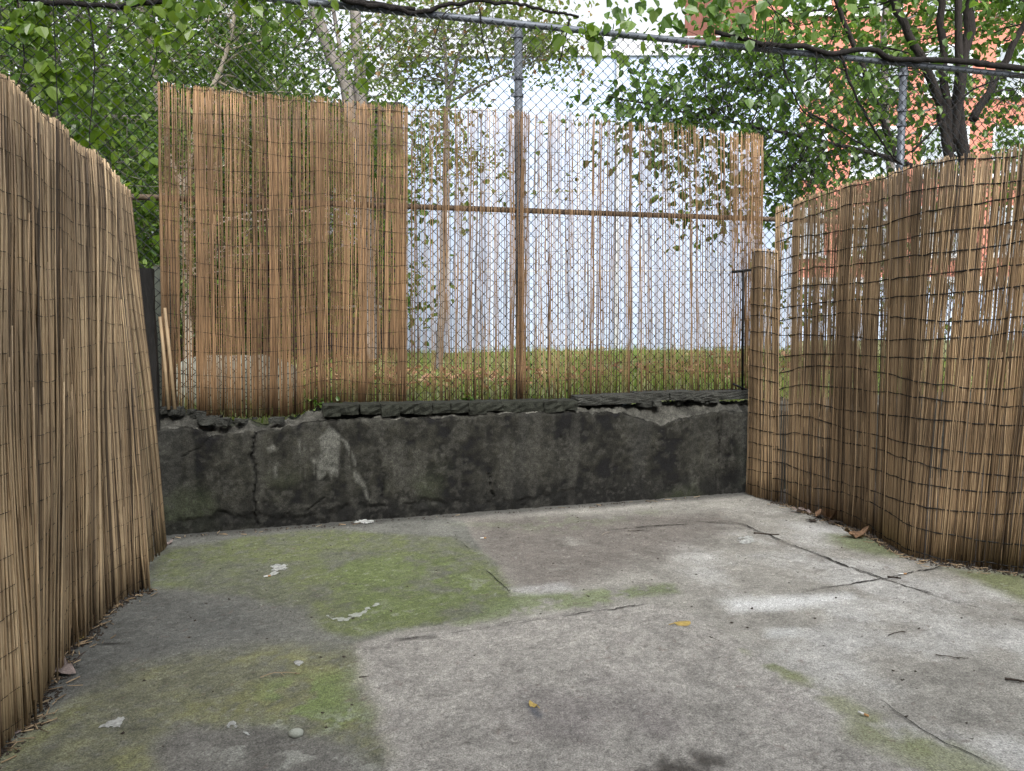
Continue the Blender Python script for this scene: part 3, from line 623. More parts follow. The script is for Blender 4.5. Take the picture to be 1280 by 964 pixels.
# big leafy trees on the left
c = clump_px(rg, [(-120, 200, -90, 250, 8.5, 11, 70), (-60, 200, 200, 380, 9, 11, 26), (-160, 60, -40, 260, 8, 10, 20)])
tree('broadleaf_tree', 'bushy bright green tree behind the top corner of the left reed screen', [([gr(40, 9.6), aty(45, 350, 9.6), aty(70, 180, 9.6), aty(60, 0, 9.6), aty(30, -120, 9.6)], .1, .03), ([aty(60, 230, 9.6), aty(120, 90, 9.5), aty(160, -60, 9.3)], .05, .02)], c, M['leafL'], M['bark'], 190, (.34, .32, .28), .075, 'trees beyond the fence', 31)
c = clump_px(rg, [(195, 330, 130, 330, 10, 13, 36), (200, 400, 60, 160, 11, 13, 24), (180, 370, -80, 60, 10, 13, 26), (230, 460, 260, 380, 11.5, 13.5, 7)])
tree('broadleaf_tree', 'tree with thin pale forked trunk seen through the left back reed screen', [([gr(236, 10.5), aty(232, 380, 10.5), aty(228, 260, 10.5), aty(200, 150, 10.5), aty(192, 80, 10.5), aty(165, -40, 10.5)], .065, .03), ([aty(230, 250, 10.5), aty(245, 160, 10.5), aty(285, 60, 10.5), aty(300, -40, 10.4)], .045, .02)], c, M['leafL'], M['palebark'], 170, (.38, .36, .32), .07, 'trees beyond the fence', 32)
c = clump_px(rg, [(200, 500, 140, 380, 14, 16.5, 60), (180, 370, 60, 180, 14.5, 16.5, 24), (-100, 240, 60, 420, 13, 16, 70), (205, 330, 330, 420, 14, 16, 20)])
tree('dense_tree', 'dark dense tree filling the shade behind the left back reed screen', [([gr(330, 15), aty(335, 300, 15), aty(325, 120, 15), aty(330, -20, 15)], .16, .05), ([gr(120, 14.5), aty(110, 300, 14.5), aty(100, 100, 14.5)], .13, .05)], c, M['leafL'], M['darkbark'], 170, (.55, .5, .42), .13, 'trees beyond the fence', 33)
c = clump_px(rg, [(300, 390, -60, 60, 13.2, 14.5, 12), (440, 520, -70, 30, 13.2, 14.5, 9), (330, 390, 20, 110, 13.2, 14.5, 6), (460, 510, 60, 125, 13.2, 14.5, 4)])
tree('twin_trunk_tree', 'grey twin trunk tree crossing the sky left of the slim maple', [([gr(462, 13), aty(458, 300, 13), aty(440, 130, 13), aty(415, 70, 13), aty(392, 10, 13), aty(370, -70, 13)], .14, .09), ([aty(462, 320, 13.1), aty(452, 150, 13.1), aty(447, 60, 13.1), aty(440, -80, 13.1)], .12, .08), ([aty(448, 140, 13.1), aty(425, 60, 13.2), aty(405, -60, 13.2)], .04, .03)], c, M['leafL'], M['bark'], 70, (.3, .3, .26), .085, 'trees beyond the fence', 34)
c = clump_px(rg, [(480, 700, 0, 60, 10.3, 12, 30), (500, 640, 50, 120, 10.5, 12, 16), (640, 710, 40, 100, 10.5, 11.5, 9), (440, 500, 40, 110, 10.5, 12, 8), (510, 600, 140, 210, 10.7, 11.4, 9), (585, 620, 180, 205, 10.8, 11.2, 2), (520, 720, -60, 0, 10.3, 12, 20)])
tree('slim_maple', 'slim maple with pale and orange-tipped leaves left of the middle fence post', [([gr(548, 11), aty(552, 400, 11), aty(556, 260, 11), aty(560, 130, 11), aty(572, 80, 11), aty(585, 20, 11), aty(600, -40, 11)], .06, .018), ([aty(560, 130, 11), aty(556, 70, 11), aty(552, 10, 11)], .03, .014), ([aty(561, 128, 11), aty(600, 108, 10.9), aty(650, 85, 10.8)], .02, .01)], c, M['leafM'], M['bark'], 64, (.27, .27, .2), .075, 'trees beyond the fence', 35, br=.01)
# right hand tree
c = clump_px(rg, [(960, 1300, -80, 50, 9.2, 10.5, 46), (1000, 1130, 60, 170, 8.6, 10, 14), (970, 1060, 130, 230, 8.6, 9.6, 7), (880, 1000, 95, 165, 8, 9, 8), (820, 900, 110, 160, 8, 8.8, 6), (760, 830, 112, 150, 8, 8.5, 5), (830, 940, 170, 260, 8.3, 9.2, 6), (1090, 1290, 90, 200, 9.6, 11, 8), (900, 980, 30, 90, 8, 9, 10), (960, 1010, 200, 260, 8, 8.8, 9)])
tree('multi_stem_tree', 'dark multi-stemmed tree spreading over the fence above the right reed screen', [
    ([gr(1215, 9), aty(1212, 300, 9), aty(1205, 200, 9), aty(1200, 110, 9), aty(1212, 40, 9), aty(1220, -60, 9)], .085, .055),
    ([aty(1200, 290, 8.9), aty(1186, 190, 8.9), aty(1172, 120, 8.9), aty(1140, 50, 8.8), aty(1115, 0, 8.8), aty(1090, -60, 8.8)], .062, .035),
    ([aty(1190, 190, 8.9), aty(1180, 100, 8.9), aty(1178, 30, 8.9), aty(1172, -60, 8.9)], .05, .035),
    ([aty(1192, 180, 8.9), aty(1200, 90, 8.8), aty(1195, -60, 8.8)], .045, .035),
    ([aty(1216, 150, 9), aty(1250, 90, 9), aty(1290, 10, 9)], .05, .03), ([aty(1120, 200, 8.7), aty(1095, 130, 8.7), aty(1060, 40, 8.6), aty(1020, -60, 8.6)], .035, .02),
    ([aty(1200, 230, 8.9), aty(1120, 200, 8.6), aty(1000, 170, 8.4), aty(880, 145, 8.3), aty(760, 120, 8.2)], .03, .008)], c, M['leafR'], M['darkbark'], 84, (.3, .3, .22), .09, 'trees beyond the fence', 36, br=.011)
c = clump_px(rg, [(1040, 1330, -100, 250, 11, 14, 30), (1000, 1330, 250, 420, 12, 14, 12)])
tree('broadleaf_tree', 'loose green tree in front of the red brick building', [([gr(1120, 13), aty(1118, 300, 13), aty(1105, 100, 13), aty(1110, -60, 13)], .09, .04)], c, M['leafR'], M['bark'], 70, (.34, .34, .28), .11, 'trees beyond the fence', 37)

# vines on the fence
def vine(label, stems, lv, size, seed, mat_=None, nm='climbing_vine', leafrot=.9):
    rg = np.random.default_rng(seed); root = thing(nm, stems[0][0][0], label, 'vine', 'vines on the fence')
    sm = MB(); pts = []
    for P, r0, r1 in stems:
        Q = interp_pl(np.array(P), np.linspace(0, 1, 10*len(P))); Q += np.stack([fbm(np.arange(len(Q))*.35, np.zeros(len(Q)), 90+k+seed)-.5 for k in range(3)], 1)*r0*2.2
        rr = np.linspace(r0, r1, len(Q))*(1+.5*(fbm(np.arange(len(Q))*.5, np.zeros(len(Q)), 7+seed)-.5)); sm.tube(Q, rr, 8)
    sm.build('stem', M['vine'], root, smooth=True)
    lm = MB(); P = []
    for x0, x1, y0, y1, n, t0 in lv:
        for k in range(n):
            px = rg.uniform(x0, x1); py = rg.uniform(y0, y1); tt = t0+rg.uniform(-.1, .12); q = onw(px, py, tt); P.append(F(q[0], tt, q[1]))
    P = np.array(P); n = len(P); d = rg.normal(0, .5, (n, 3)); d[:, 2] -= 1; nr_ = rg.normal(0, .5, (n, 3))-WN*.9+np.array([0, 0, .5])
    leaves(lm, P, d, nr_, size*rg.uniform(.6, 1.25, n), .92, .1); lm.build('foliage', mat_ or M['leafV'], root)
    return root
def fp(px, py, t=FT): q = onw(px, py, t); return F(q[0], t, q[1])
vine('heart-leaved vine hanging from a black arched stem at the top left of the fence', [([fp(-60, -30), fp(40, 0), (fp(90, 5)), fp(140, 8), fp(190, 3), fp(250, -15)], .018, .018), ([fp(110, 6), fp(118, 80), fp(112, 170), fp(118, 210)], .006, .003), ([fp(190, 4), fp(196, 60), fp(188, 100)], .006, .003), ([fp(20, -10), fp(30, 70), fp(20, 110)], .006, .003)],
     [(0, 60, 0, 45, 60, FT), (45, 130, 20, 130, 85, FT+.1), (90, 150, 90, 165, 50, FT+.08), (10, 70, 60, 190, 34, FT), (150, 240, -20, 50, 60, FT-.05), (170, 215, 30, 90, 18, FT), (60, 175, 150, 245, 34, FT+.05), (170, 200, 170, 300, 16, FT+.05), (240, 420, -30, 12, 60, FT), (305, 380, 5, 45, 16, FT-.05)], .085, 41)
vine('dark vine branch lying along the fence rail above the middle post', [([fp(420, -8, FT-.02), fp(440, 2, FT-.01), fp(500, 12, FT-.01), fp(520, 16), fp(560, 6, FT), fp(600, 2), (fp(650, 6)), fp(700, 16), fp(725, 22)], .022, .01), ([fp(600, 12), fp(604, 50), fp(618, 96)], .007, .003), ([fp(712, 24), fp(704, 60), fp(698, 86)], .009, .004), ([fp(580, 8), fp(555, 18), fp(540, 60)], .006, .003), ([fp(520, 12), fp(470, 4), fp(380, -12), fp(300, -20)], .016, .014)],
     [(690, 760, 25, 60, 22, FT), (630, 700, 25, 50, 6, FT+.1), (440, 500, 60, 115, 5, FT+.2), (760, 830, 20, 70, 10, FT)], .12, 42)
vine('thick black vine with a hanging coil of tendrils along the rail above the right screen', [([fp(895, 40), fp(930, 50), fp(960, 56), fp(1000, 58, FT), fp(1040, 66), fp(1090, 62), fp(1120, 74), fp(1200, 76), fp(1290, 88), fp(1400, 104)], .02, .035),
     ([fp(975, 62), fp(985, 100), fp(1005, 140), fp(1040, 160)], .009, .004), ([fp(1020, 60), fp(1018, 95), fp(990, 102), fp(975, 82)], .007, .004), ([fp(1050, 66), fp(1070, 120), fp(1110, 190), fp(1128, 205)], .013, .007), ([fp(1140, 190), fp(1165, 165), fp(1220, 110), fp(1290, 90)], .012, .006), ([fp(1010, 140), fp(1060, 170), fp(1110, 200), fp(1150, 212)], .009, .005)]+
     [([fp(955+rg.uniform(-6, 6), 2, FT-.02), fp(930+12*k+rg.uniform(-6, 6), 20+3*k, FT-.04), fp(938+9*k, 48+rg.uniform(0, 12), FT-.03), fp(950+3*k, 70+rg.uniform(-14, 4), FT-.02), fp(966+3*k, 40, FT-.02)], .0045, .003) for k in range(6)],
     [(760, 900, -30, 40, 70, FT), (880, 960, -30, 60, 40, FT), (980, 1290, -40, 10, 60, FT-.05), (980, 1120, 80, 130, 14, FT), (930, 1010, 90, 130, 10, FT), (740, 860, 95, 150, 26, FT+.2)], .105, 43, M['leafR'])

# ------------------------------------------------------------------ buildings beyond the lot
def bx(mb, x0, x1, y0, y1, z0, z1): mb.box(((x0+x1)/2, (y0+y1)/2, (z0+z1)/2), (x1-x0, y1-y0, z1-z0))
BY = 17.7; xl = aty(508, 440, BY)[0]; xr = aty(992, 440, BY)[0]; zt_ = aty(860, 70, BY)[2]
wbd = thing('white_building', ((xl+xr)/2, BY, LOTZ), 'large blank white building behind the lot with a railed flat roof', 'building')
m = MB(); bx(m, xl, xr, BY, BY+9, LOTZ-.3, zt_); m.build('wall', M['white'], wbd)
m = MB(); bx(m, xl-.05, xr+.05, BY-.06, BY+9.1, zt_+.002, zt_+.14); m.build('parapet', M['whitetrim'], wbd)
m = MB()
for k in range(26):
    x = xl+(xr-xl)*k/25; bx(m, x-.008, x+.008, BY+.095, BY+.115, zt_+.141, zt_+.44)
for z in (.3, .45): bx(m, xl, xr, BY+.09, BY+.12, zt_+z-.01, zt_+z+.01)
m.build('roof_railing', M['whitetrim'], wbd)
m = MB()
for k in range(1, 9):
    x = xl+(xr-xl)*k/9; bx(m, x-.012, x+.012, BY-.012, BY-.001, LOTZ, zt_)
for z in (2.6, 4.4, 6.2): bx(m, xl, xr, BY-.01, BY-.002, z-.01, z+.01)
m.build('panel_joint', M['whitetrim'], wbd)
m = MB(); xp = aty(770, 440, BY)[0]; m.tube([(xp, BY-.08, LOTZ), (xp, BY-.08, zt_)], .05, 8); m.build('downpipe', M['whitetrim'], wbd)
# grey far block behind
gy = 30; gb = thing('grey_building', aty(800, 400, gy), 'pale grey block far behind the roof railing of the white building', 'building')
m = MB(); a = aty(770, 46, gy); b = aty(835, 46, gy); bx(m, a[0], b[0], gy, gy+6, LOTZ-.3, a[2]); m.build('wall', M['greyb'], gb)
m = MB(); bx(m, a[0]-.1, b[0]+.1, gy-.1, gy+6.1, a[2]+.002, a[2]+.25); m.build('roof_edge', M['whitetrim'], gb)
# unseen house added behind the camera: it keeps the courtyard in open shade
hz_ = thing('shading_house', (1, -5, 0), 'plain pale unseen house added behind the photographer to shade the courtyard', 'house')
m = MB(); bx(m, -14, 16, -15, -5, -.2, 8.8); m.build('wall', M['greyb'], hz_)
m = MB(); bx(m, -14.2, 16.2, -15.2, -4.8, 8.802, 9.1); m.build('roof_edge', M['whitetrim'], hz_)
for zf in (1.0, 4.2):
    for x in (-11, -7, -3, 2, 6, 10, 13):
        fr = MB(); bx(fr, x, x+1.2, -5.04, -4.96, zf, zf+1.7); fo = fr.build('window', M['whitetrim'], hz_)
        gl = MB(); bx(gl, x+.08, x+1.12, -4.955, -4.93, zf+.08, zf+1.62); gl.build('pane', M['glass'], fo)
# brown house on the left
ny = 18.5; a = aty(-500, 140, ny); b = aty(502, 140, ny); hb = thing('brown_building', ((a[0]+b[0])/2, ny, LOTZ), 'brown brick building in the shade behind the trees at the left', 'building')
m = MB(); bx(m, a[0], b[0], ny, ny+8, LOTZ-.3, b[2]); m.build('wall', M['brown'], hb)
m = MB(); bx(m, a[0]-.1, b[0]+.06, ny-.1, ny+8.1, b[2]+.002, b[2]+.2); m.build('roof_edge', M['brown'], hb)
for px in (60, 210, 330, 430):
    p = aty(px, 300, ny); wn_ = MB(); bx(wn_, p[0]-.55, p[0]+.55, ny-.05, ny+.02, 3.0, 4.7); wo = wn_.build('window', M['brown'], hb)
    gl = MB(); bx(gl, p[0]-.45, p[0]+.45, ny-.07, ny-.052, 3.1, 4.6); gl.build('pane', M['glass'], wo)
# red brick building on the right
ry = 25; a = aty(942, 75, ry); x1 = aty(1750, 75, ry)[0]; rbd = thing('red_brick_building', ((a[0]+x1)/2, ry, LOTZ), 'tall red brick building with grey windows behind the trees at the right', 'building')
m = MB(); bx(m, a[0], x1, ry, ry+10, 2.7, 17); m.build('wall', M['red'], rbd)
m = MB(); bx(m, a[0]+.02, x1-.02, ry+.03, ry+9.9, LOTZ-.3, 2.698); m.build('ground_floor', M['white'], rbd)
m = MB(); bx(m, a[0]-.1, x1, ry-.12, ry+.0, 2.6, 2.8); m.build('string_course', M['whitetrim'], rbd)
k = 0
for zf in (3.5, 6.0, 8.5, 11.0, 13.5):
    for i in range(8):
        x = a[0]+.9+i*2.25
        if x+1.3 > x1: break
        fr = MB(); bx(fr, x, x+1.5, ry-.03, ry+.02, zf, zf+1.55); fo = fr.build('window', M['whitetrim'], rbd)
        gl = MB()
        for q in (0, 1): bx(gl, x+.08+q*.71, x+.08+q*.71+.63, ry-.045, ry-.032, zf+.08, zf+1.47)
        gl.build('pane', M['glass'], fo); sl_ = MB(); bx(sl_, x-.08, x+1.58, ry-.12, ry-.031, zf-.1, zf-.005); sl_.build('sill', M['whitetrim'], fo)
# low board fence at the far left of the lot
fy_ = 15.5; x0 = aty(270, 400, fy_)[0]; x1 = aty(479, 400, fy_)[0]; zf_ = aty(400, 382, fy_)[2]
lf = thing('board_fence', ((x0+x1)/2, fy_, LOTZ), 'low weathered board fence at the far edge of the grass below the dark trees', 'fence')
m = MB(); x = x0
while x < x1-.1: bx(m, x, x+.1, fy_, fy_+.02, LOTZ-.1, zf_-.03+random.uniform(-.015, .01)); x += .113
m.build('board_panel', M['slat'], lf); m = MB(); bx(m, x0, x1, fy_-.05, fy_-.002, zf_-.06, zf_); m.build('top_rail', M['whitetrim'], lf)
for x in np.linspace(x0, x1, 4): m = MB(); bx(m, x-.04, x+.04, fy_+.022, fy_+.1, LOTZ-.2, zf_); m.build('post', M['slat'], lf)

# ------------------------------------------------------------------ grass, litter, weeds, block, log
rg = np.random.default_rng(55)
def lotz(s, t): return LOTZ-.06+.09*fbm(s*.6, t*.6, 5)*ss(.3, 1.5, t)
n = 34000; s = rg.uniform(-3, 11, n); t = .35+rg.beta(1.0, 1.6, n)*13.5
keep = fbm(s*1.3, t*1.3, 9)+rg.normal(0, .08, n) > .36; s = s[keep]; t = t[keep]; n = len(s); z = lotz(s, t)
hgt = rg.uniform(.05, .17, n)*(.5+1.1*fbm(s*.9, t*.9, 15)); B0 = WA*np.array([1, 1, 0])+WU*s[:, None]+WN*t[:, None]+np.stack([0*s, 0*s, z-.01], 1)
an = rg.random(n)*6.28; sd_ = np.stack([np.cos(an), np.sin(an), 0*an], 1)*rg.uniform(.004, .01, n)[:, None]; ln = np.stack([np.cos(an+1.57), np.sin(an+1.57), 0*an], 1)*(hgt*rg.uniform(0, .7, n))[:, None]
mid = B0+ln*.3+np.stack([0*s, 0*s, hgt*.6], 1); tp_ = B0+ln+np.stack([0*s, 0*s, hgt], 1)
V = np.stack([B0-sd_, B0+sd_, mid+sd_*.7, mid-sd_*.7, tp_], 1).reshape(-1, 3); i = np.arange(n)[:, None]*5
m = MB(); m.add(V, i+np.array([[0, 1, 2, 3]]), i+np.array([[3, 2, 4]])); tag(m.build('grass', M['grass']), 'patchy green grass covering the lot behind the fence', 'grass', kind='stuff')
n = 5200; s = rg.uniform(-3, 10, n); t = rg.uniform(2.2, 13, n); kk = (fbm(s*.35, t*.35, 19)+rg.normal(0, .07, n)+.12*(s < 2.6)-.08*(s > 3.5) > .5); s, t = s[kk], t[kk]; n = len(s)
P = WA*np.array([1, 1, 0])+WU*s[:, None]+WN*t[:, None]+np.stack([0*s, 0*s, lotz(s, t)+.03+.05*rg.random(n)], 1)
d = rg.normal(0, 1, (n, 3)); d[:, 2] *= .3; nr_ = rg.normal(0, .3, (n, 3)); nr_[:, 2] += 1; m = MB(); leaves(m, P, d, nr_, rg.uniform(.07, .14, n), .8)
tag(m.build('leaf_litter', M['litter']), 'orange fallen leaves strewn over the far grass', 'leaf litter', kind='stuff')
def weed(px, py, h, n, label, seed):
    rg = np.random.default_rng(seed); q = onw(px, py, .2); b = F(q[0], .2, q[1]-.02); root = thing('weed', b, label, 'weed', 'weeds on the wall'); sm = MB(); lm = MB(); L_ = []
    for k in range(n):
        e_ = b+np.array([rg.normal(0, h*.5), rg.normal(0, h*.3), h*rg.uniform(.4, 1)]); sm.tube(curve(b, e_, rg, 5, .1), .002, 4); L_ += [e_, e_*.7+b*.3]
    scatter_leaves(lm, np.array(L_), 4, (.02, .02, .02), .045, rg, 0.1); sm.build('stem', M['vine'], root); lm.build('foliage', M['leafL'], root)
weed(402, 512, .11, 7, 'small leafy weed at the left end of the brick coping', 61); weed(590, 505, .09, 5, 'tiny weed sprouting from the brick coping under the middle post', 62)
def rockmesh(c, d, seed, nu=28, nv=16, sq=.55):
    th = np.linspace(0, 2*math.pi, nu+1); ph = np.linspace(-math.pi/2, math.pi/2, nv+1); A, B_ = np.meshgrid(th, ph, indexing='ij')
    f = lambda q: np.sign(q)*np.abs(q)**sq
    p = np.stack([f(np.cos(A))*f(np.cos(B_)), f(np.sin(A))*f(np.cos(B_)), f(np.sin(B_))], -1); k = 1+.3*(fbm(p[..., 0]*1.6+seed, p[..., 1]*1.6+p[..., 2]*2.1, 3)-.5)
    m = MB(); m.grid(p*k[..., None]*np.array(d)/2+c); return m
rp = gr(290, 6.75); tag(rockmesh(rp+np.array([0, 0, .14]), (1.15, .6, .68), 3, sq=.75).build('concrete_block', M['rock'], smooth=True), 'big pale broken concrete block lying behind the left back reed screen', 'concrete block')
lg = MB(); a = fp(735, 498, .3); b = fp(838, 491, .3); lg.tube(interp_pl(np.array([a, (a+b)/2+[0, 0, .012], b, b+[.05, .02, .03]]), np.linspace(0, 1, 14)), np.linspace(.013, .008, 14), 7)
tag(lg.build('broken_branch', M['bark'], smooth=True), 'pale broken branch lying along the coping stones right of the middle post', 'branch')

# ------------------------------------------------------------------ odds and ends by the corners
m = MB(); a = fp(190, 520, .05); b = fp(183, 336, .05)
B3 = np.stack([WU, WN, [0, 0, 1]], 1)
def post_mesh(a, b, w0, w1, d_, mm, n=14):
    rows = []
    for k in np.linspace(0, 1, n):
        p = a*(1-k)+b*k; ww = w0*(1-k)+w1*k; j = rng.normal(0, .003, (4, 3)); rows.append(np.array([p+WU*q*ww/2+WN*r_*d_/2 for q, r_ in ((-1, -1), (1, -1), (1, 1), (-1, 1))])+j)
    V = np.array(rows); V = np.concatenate([V, V[:, :1]], 1); mm.grid(V); mm.add(V[-1, :4], [[0, 1, 2, 3]])
post_mesh(a-np.array([0, 0, .2]), b, .1, .085, .08, m); tag(m.build('timber_post', M['oldwood']), 'blackened timber post in the gap beside the left reed screen', 'post')
m = MB(); a = fp(208, 515, FT+.2); b = fp(203, 334, FT+.2); post_mesh(a-np.array([0, 0, .2]), b, .15, .12, .06, m); tag(m.build('old_board', simple('grey_green_board', (.1, .11, .09), .4, 12, .9, .3)), 'grey green upright board just behind the left edge of the back reed screen', 'board')
for k, (x0, y0, x1, y1, lab) in enumerate(((200, 396, 211, 512, 'thin tan cane leaning at the left end of the wall, nearer the black post'), (206, 385, 219, 516, 'dark topped cane leaning at the left end of the wall, farther from the black post'))):
    m = MB(); m.tube([fp(x1, y1, .06), fp((x0+x1)/2+.5, (y0+y1)/2, .08), fp(x0, y0, .1)], [.012, .012, .011], 7); ro = m.build('cane', M['reed'], smooth=True); tag(ro, lab, 'cane', 'canes leaning on the wall')
m = MB(); a = fp(928, 494, .12); b = fp(929, 338, .12); m.tube([a, b], .011, 8); m.tube([fp(915, 340, .12), fp(943, 337, .12)], .012, 8); m.tube([fp(943, 337, .12), fp(942, 494, .12)], .006, 6); m.tube([fp(916, 480, .12), fp(945, 492, .12)], .01, 6)
tag(m.build('iron_bracket', M['black'], smooth=True), 'thin black iron T-shaped frame on the wall at the right corner', 'iron frame')

# small debris on the courtyard floor
def dryleaf(px, py, size, label, mt, seed, rz=0, lobes=True, curl=.5, cat='leaf', stem=True, h=.0):
    rg = np.random.default_rng(seed); c = onz(px, py); n = 22; a = np.arange(n)*2*math.pi/n
    rr = size*.5*(1+(.38*np.cos(5*a) if lobes else .12*np.cos(a))+rg.normal(0, .05, n)); x = rr*np.cos(a)*1.1; y = rr*np.sin(a)*.85
    ring = []
    for f in (.0, .5, 1.):
        zz = size*(curl*.16*(x*f/size*2)**2+curl*.12*np.sin(y*f/size*9+seed)+curl*.06*np.sin(x*f/size*14+seed*2)); ring.append(np.stack([x*f, y*f, zz], 1))
    V = np.array(ring); V[..., 2] -= V[..., 2].min()-.004-h; cz_, sz_ = math.cos(rz), math.sin(rz); V = V @ np.array([[cz_, sz_, 0], [-sz_, cz_, 0], [0, 0, 1]]); V = np.concatenate([V, V[:, :1]], 1)
    m = MB(); m.grid((V+c).transpose(1, 0, 2))
    d = np.array([math.cos(rz), math.sin(rz), 0]); root = thing('fallen_leaf', c, label, cat, 'fallen leaves on the courtyard floor')
    m.build('leaf_blade', mt, root, smooth=True)
    if stem: m = MB(); m.tube([c+d*size*.2+[0, 0, .008+h], c-d*size*.55+[0, 0, .012+h], c-d*size*.9+[0, 0, .006]], .0018, 5); m.build('stalk', mt, root)
dryleaf(852, 781, .075, 'flat yellow leaf lying on the pale slab', M['yellowleaf'], 1, .2, False, .25)
dryleaf(667, 884, .035, 'small curled ochre leaf beside a wet mark', M['yellowleaf'], 2, 2.4, False, .9)
dryleaf(76, 842, .13, 'large crumpled greyish leaf at the foot of the left screen', M['greyleaf'], 3, .8, True, .9)
dryleaf(1003, 641, .12, 'pale brown leaf nearest the corner at the foot of the right screen', M['greyleaf'], 4, .3, True, .8)
dryleaf(1034, 650, .15, 'curled tan maple leaf in the middle of the pile at the right screen', M['brownleaf'], 5, 1.3, True, 1.2)
dryleaf(1044, 655, .1, 'dark brown leaf under the curled tan maple leaf', M['twig'], 6, 2.2, True, .7)
dryleaf(1070, 672, .12, 'pinkish brown leaf on its own at the foot of the right screen', M['brownleaf'], 7, .1, True, 1.1)
dryleaf(1015, 652, .07, 'tiny dark leaf before the pile at the right screen', M['twig'], 8, .5, True, .5, stem=False)
dryleaf(188, 694, .06, 'small reddish brown leaf beside the narrow reed flap on the left', M['brownleaf'], 9, 1, True, .6, stem=False)
dryleaf(100, 800, .035, 'tiny orange leaf by the foot of the left reed screen', M['yellowleaf'], 10, 1, False, .6, stem=False)
dryleaf(20, 918, .03, 'tiny pale leaf scrap at the bottom left corner', M['greyleaf'], 12, 1, False, .6, stem=False)
dryleaf(210, 681, .05, 'crumpled buff leaf at the far left end of the wall foot', M['greyleaf'], 13, 1, True, .9, stem=False)
def butt(px, py, a, label, L_=.035):
    c = onz(px, py)+[0, 0, .0085]; d = np.array([math.cos(a), math.sin(a), 0]); root = thing('cigarette_butt', c, label, 'cigarette butt', 'cigarette butts on the floor')
    m = MB(); m.tube([c-d*L_/2, c+d*L_*.1], .0042, 10); m.build('paper', M['paper'], root, smooth=True); m = MB(); m.tube([c+d*L_*.1, c+d*L_*.5], .0043, 10); m.build('filter', M['filter'], root, smooth=True)
butt(1079, 895, -.9, 'cigarette butt on the pale slab at the lower right', .04); butt(334, 722, .5, 'cigarette butt beside the white paint splash before the wall', .04); butt(604, 674, .1, 'cigarette butt near the wall foot in the middle', .04); butt(1128, 719, .1, 'white cigarette butt by the crossing cracks on the right', .05)
def splat(px, py, poly, label, mt=None, th=.0018, name='paint_splash', cat='paint splash', gp='paint splashes on the floor'):
    P = np.array([onz(px+x, py+y)[:2] for x, y in poly]); lo = P.min(0)-.02; hi = P.max(0)+.02; c_ = .0055
    gx = np.arange(lo[0], hi[0], c_); gy = np.arange(lo[1], hi[1], c_); A, B = np.meshgrid(gx, gy, indexing='ij'); A = A+rng.uniform(-.0018, .0018, A.shape); B = B+rng.uniform(-.0018, .0018, B.shape)
    d = sdpoly(A, B, [tuple(q) for q in P])+.035*(fbm(A*22, B*22, int(px) % 50)-.5); ok = (d < 0) & ~((fbm(A*60, B*60, 9) > .56+.6*np.clip(-d*12, 0, 1)))
    if ok.sum() < 4: return
    z = zfl(np.stack([A.ravel(), B.ravel()], 1)).reshape(A.shape)+th*(.6+.8*fbm(A*50, B*50, 4))+.0015; n, m_ = A.shape
    f = ok[:-1, :-1] & ok[1:, :-1] & ok[1:, 1:] & ok[:-1, 1:]; ii, jj = np.nonzero(f); b = ii*m_+jj; Q = np.stack([b, b+m_, b+m_+1, b+1], 1)
    used, inv = np.unique(Q.ravel(), return_inverse=True); V = np.stack([A, B, z], -1).reshape(-1, 3)[used]; Q = inv.reshape(-1, 4)
    m = MB(); m.add(V, Q); o = m.build(name, mt or M['paint'], smooth=True); return tag(o, label, cat, gp)
splat(142, 902, [(-18, 7), (-8, -1), (2, -3), (0, -12), (-6, -19), (3, -15), (8, -6), (18, -9), (16, -2), (10, 8), (-2, 12)], 'white bird-shaped paint splash on the moss at the lower left')
splat(296, 912, [(-14, -8), (-4, -10), (8, -2), (14, 4), (24, 8), (20, 10), (6, 6), (-6, 3), (-12, -2)], 'white long paint splash at the bottom among grey stains')
splat(348, 713, [(-10, -6), (4, -8), (16, -8), (12, -3), (4, 1), (-2, 6), (-16, 8), (-8, 2)], 'white paint splash on the moss before the wall')
splat(372, 828, [(-6, -2), (2, -4), (7, 1), (2, 5), (-4, 2)], 'small white paint spot on the front moss')
splat(410, 772, [(-6, -3), (4, -2), (20, 0), (40, -8), (62, -18), (68, -16), (46, -4), (24, 5), (4, 5)], 'long hooked pale paint smear on the bright moss', M['pebble'], .002)
splat(933, 675, [(-13, 1), (-8, -4), (2, -5), (10, -3), (13, 2), (6, 5), (-6, 5)], 'bright white paint patch near the corner crack')
splat(455, 652, [(-14, 2), (-4, -2), (10, -1), (16, 2), (2, 4)], 'pale paint scrap at the wall foot, left of the middle post', None, .006)
tag(rockmesh(onz(370, 919)+[0, 0, .008], (.055, .04, .03), 9, 14, 8, .9).build('pebble', M['pebble'], smooth=True), 'flat pale pebble among the stains at the bottom', 'pebble')
tag(rockmesh(onz(124, 764)+[0, 0, .008], (.03, .025, .026), 5, 10, 6, .8).build('pebble', M['paper'], smooth=True), 'small white stone at the foot of the left screen', 'pebble')
def twig(px, py, a, L_, label, r=.0025, mt=None):
    c = onz(px, py)+[0, 0, .006]; d = np.array([math.cos(a), math.sin(a), 0]); m = MB(); P = curve(c-d*L_/2, c+d*L_/2, rng, 8, .05); P[:, 2] = np.maximum(P[:, 2], .004); m.tube(P, np.linspace(r, r*.6, 8), 5)
    e_ = P[4]+np.array([d[1], -d[0], 0])*L_*.18+d*L_*.1; e_[2] = .012; m.tube([P[4], e_], r*.6, 4); tag(m.build('twig', mt or M['twig']), label, 'twig', 'twigs on the floor')
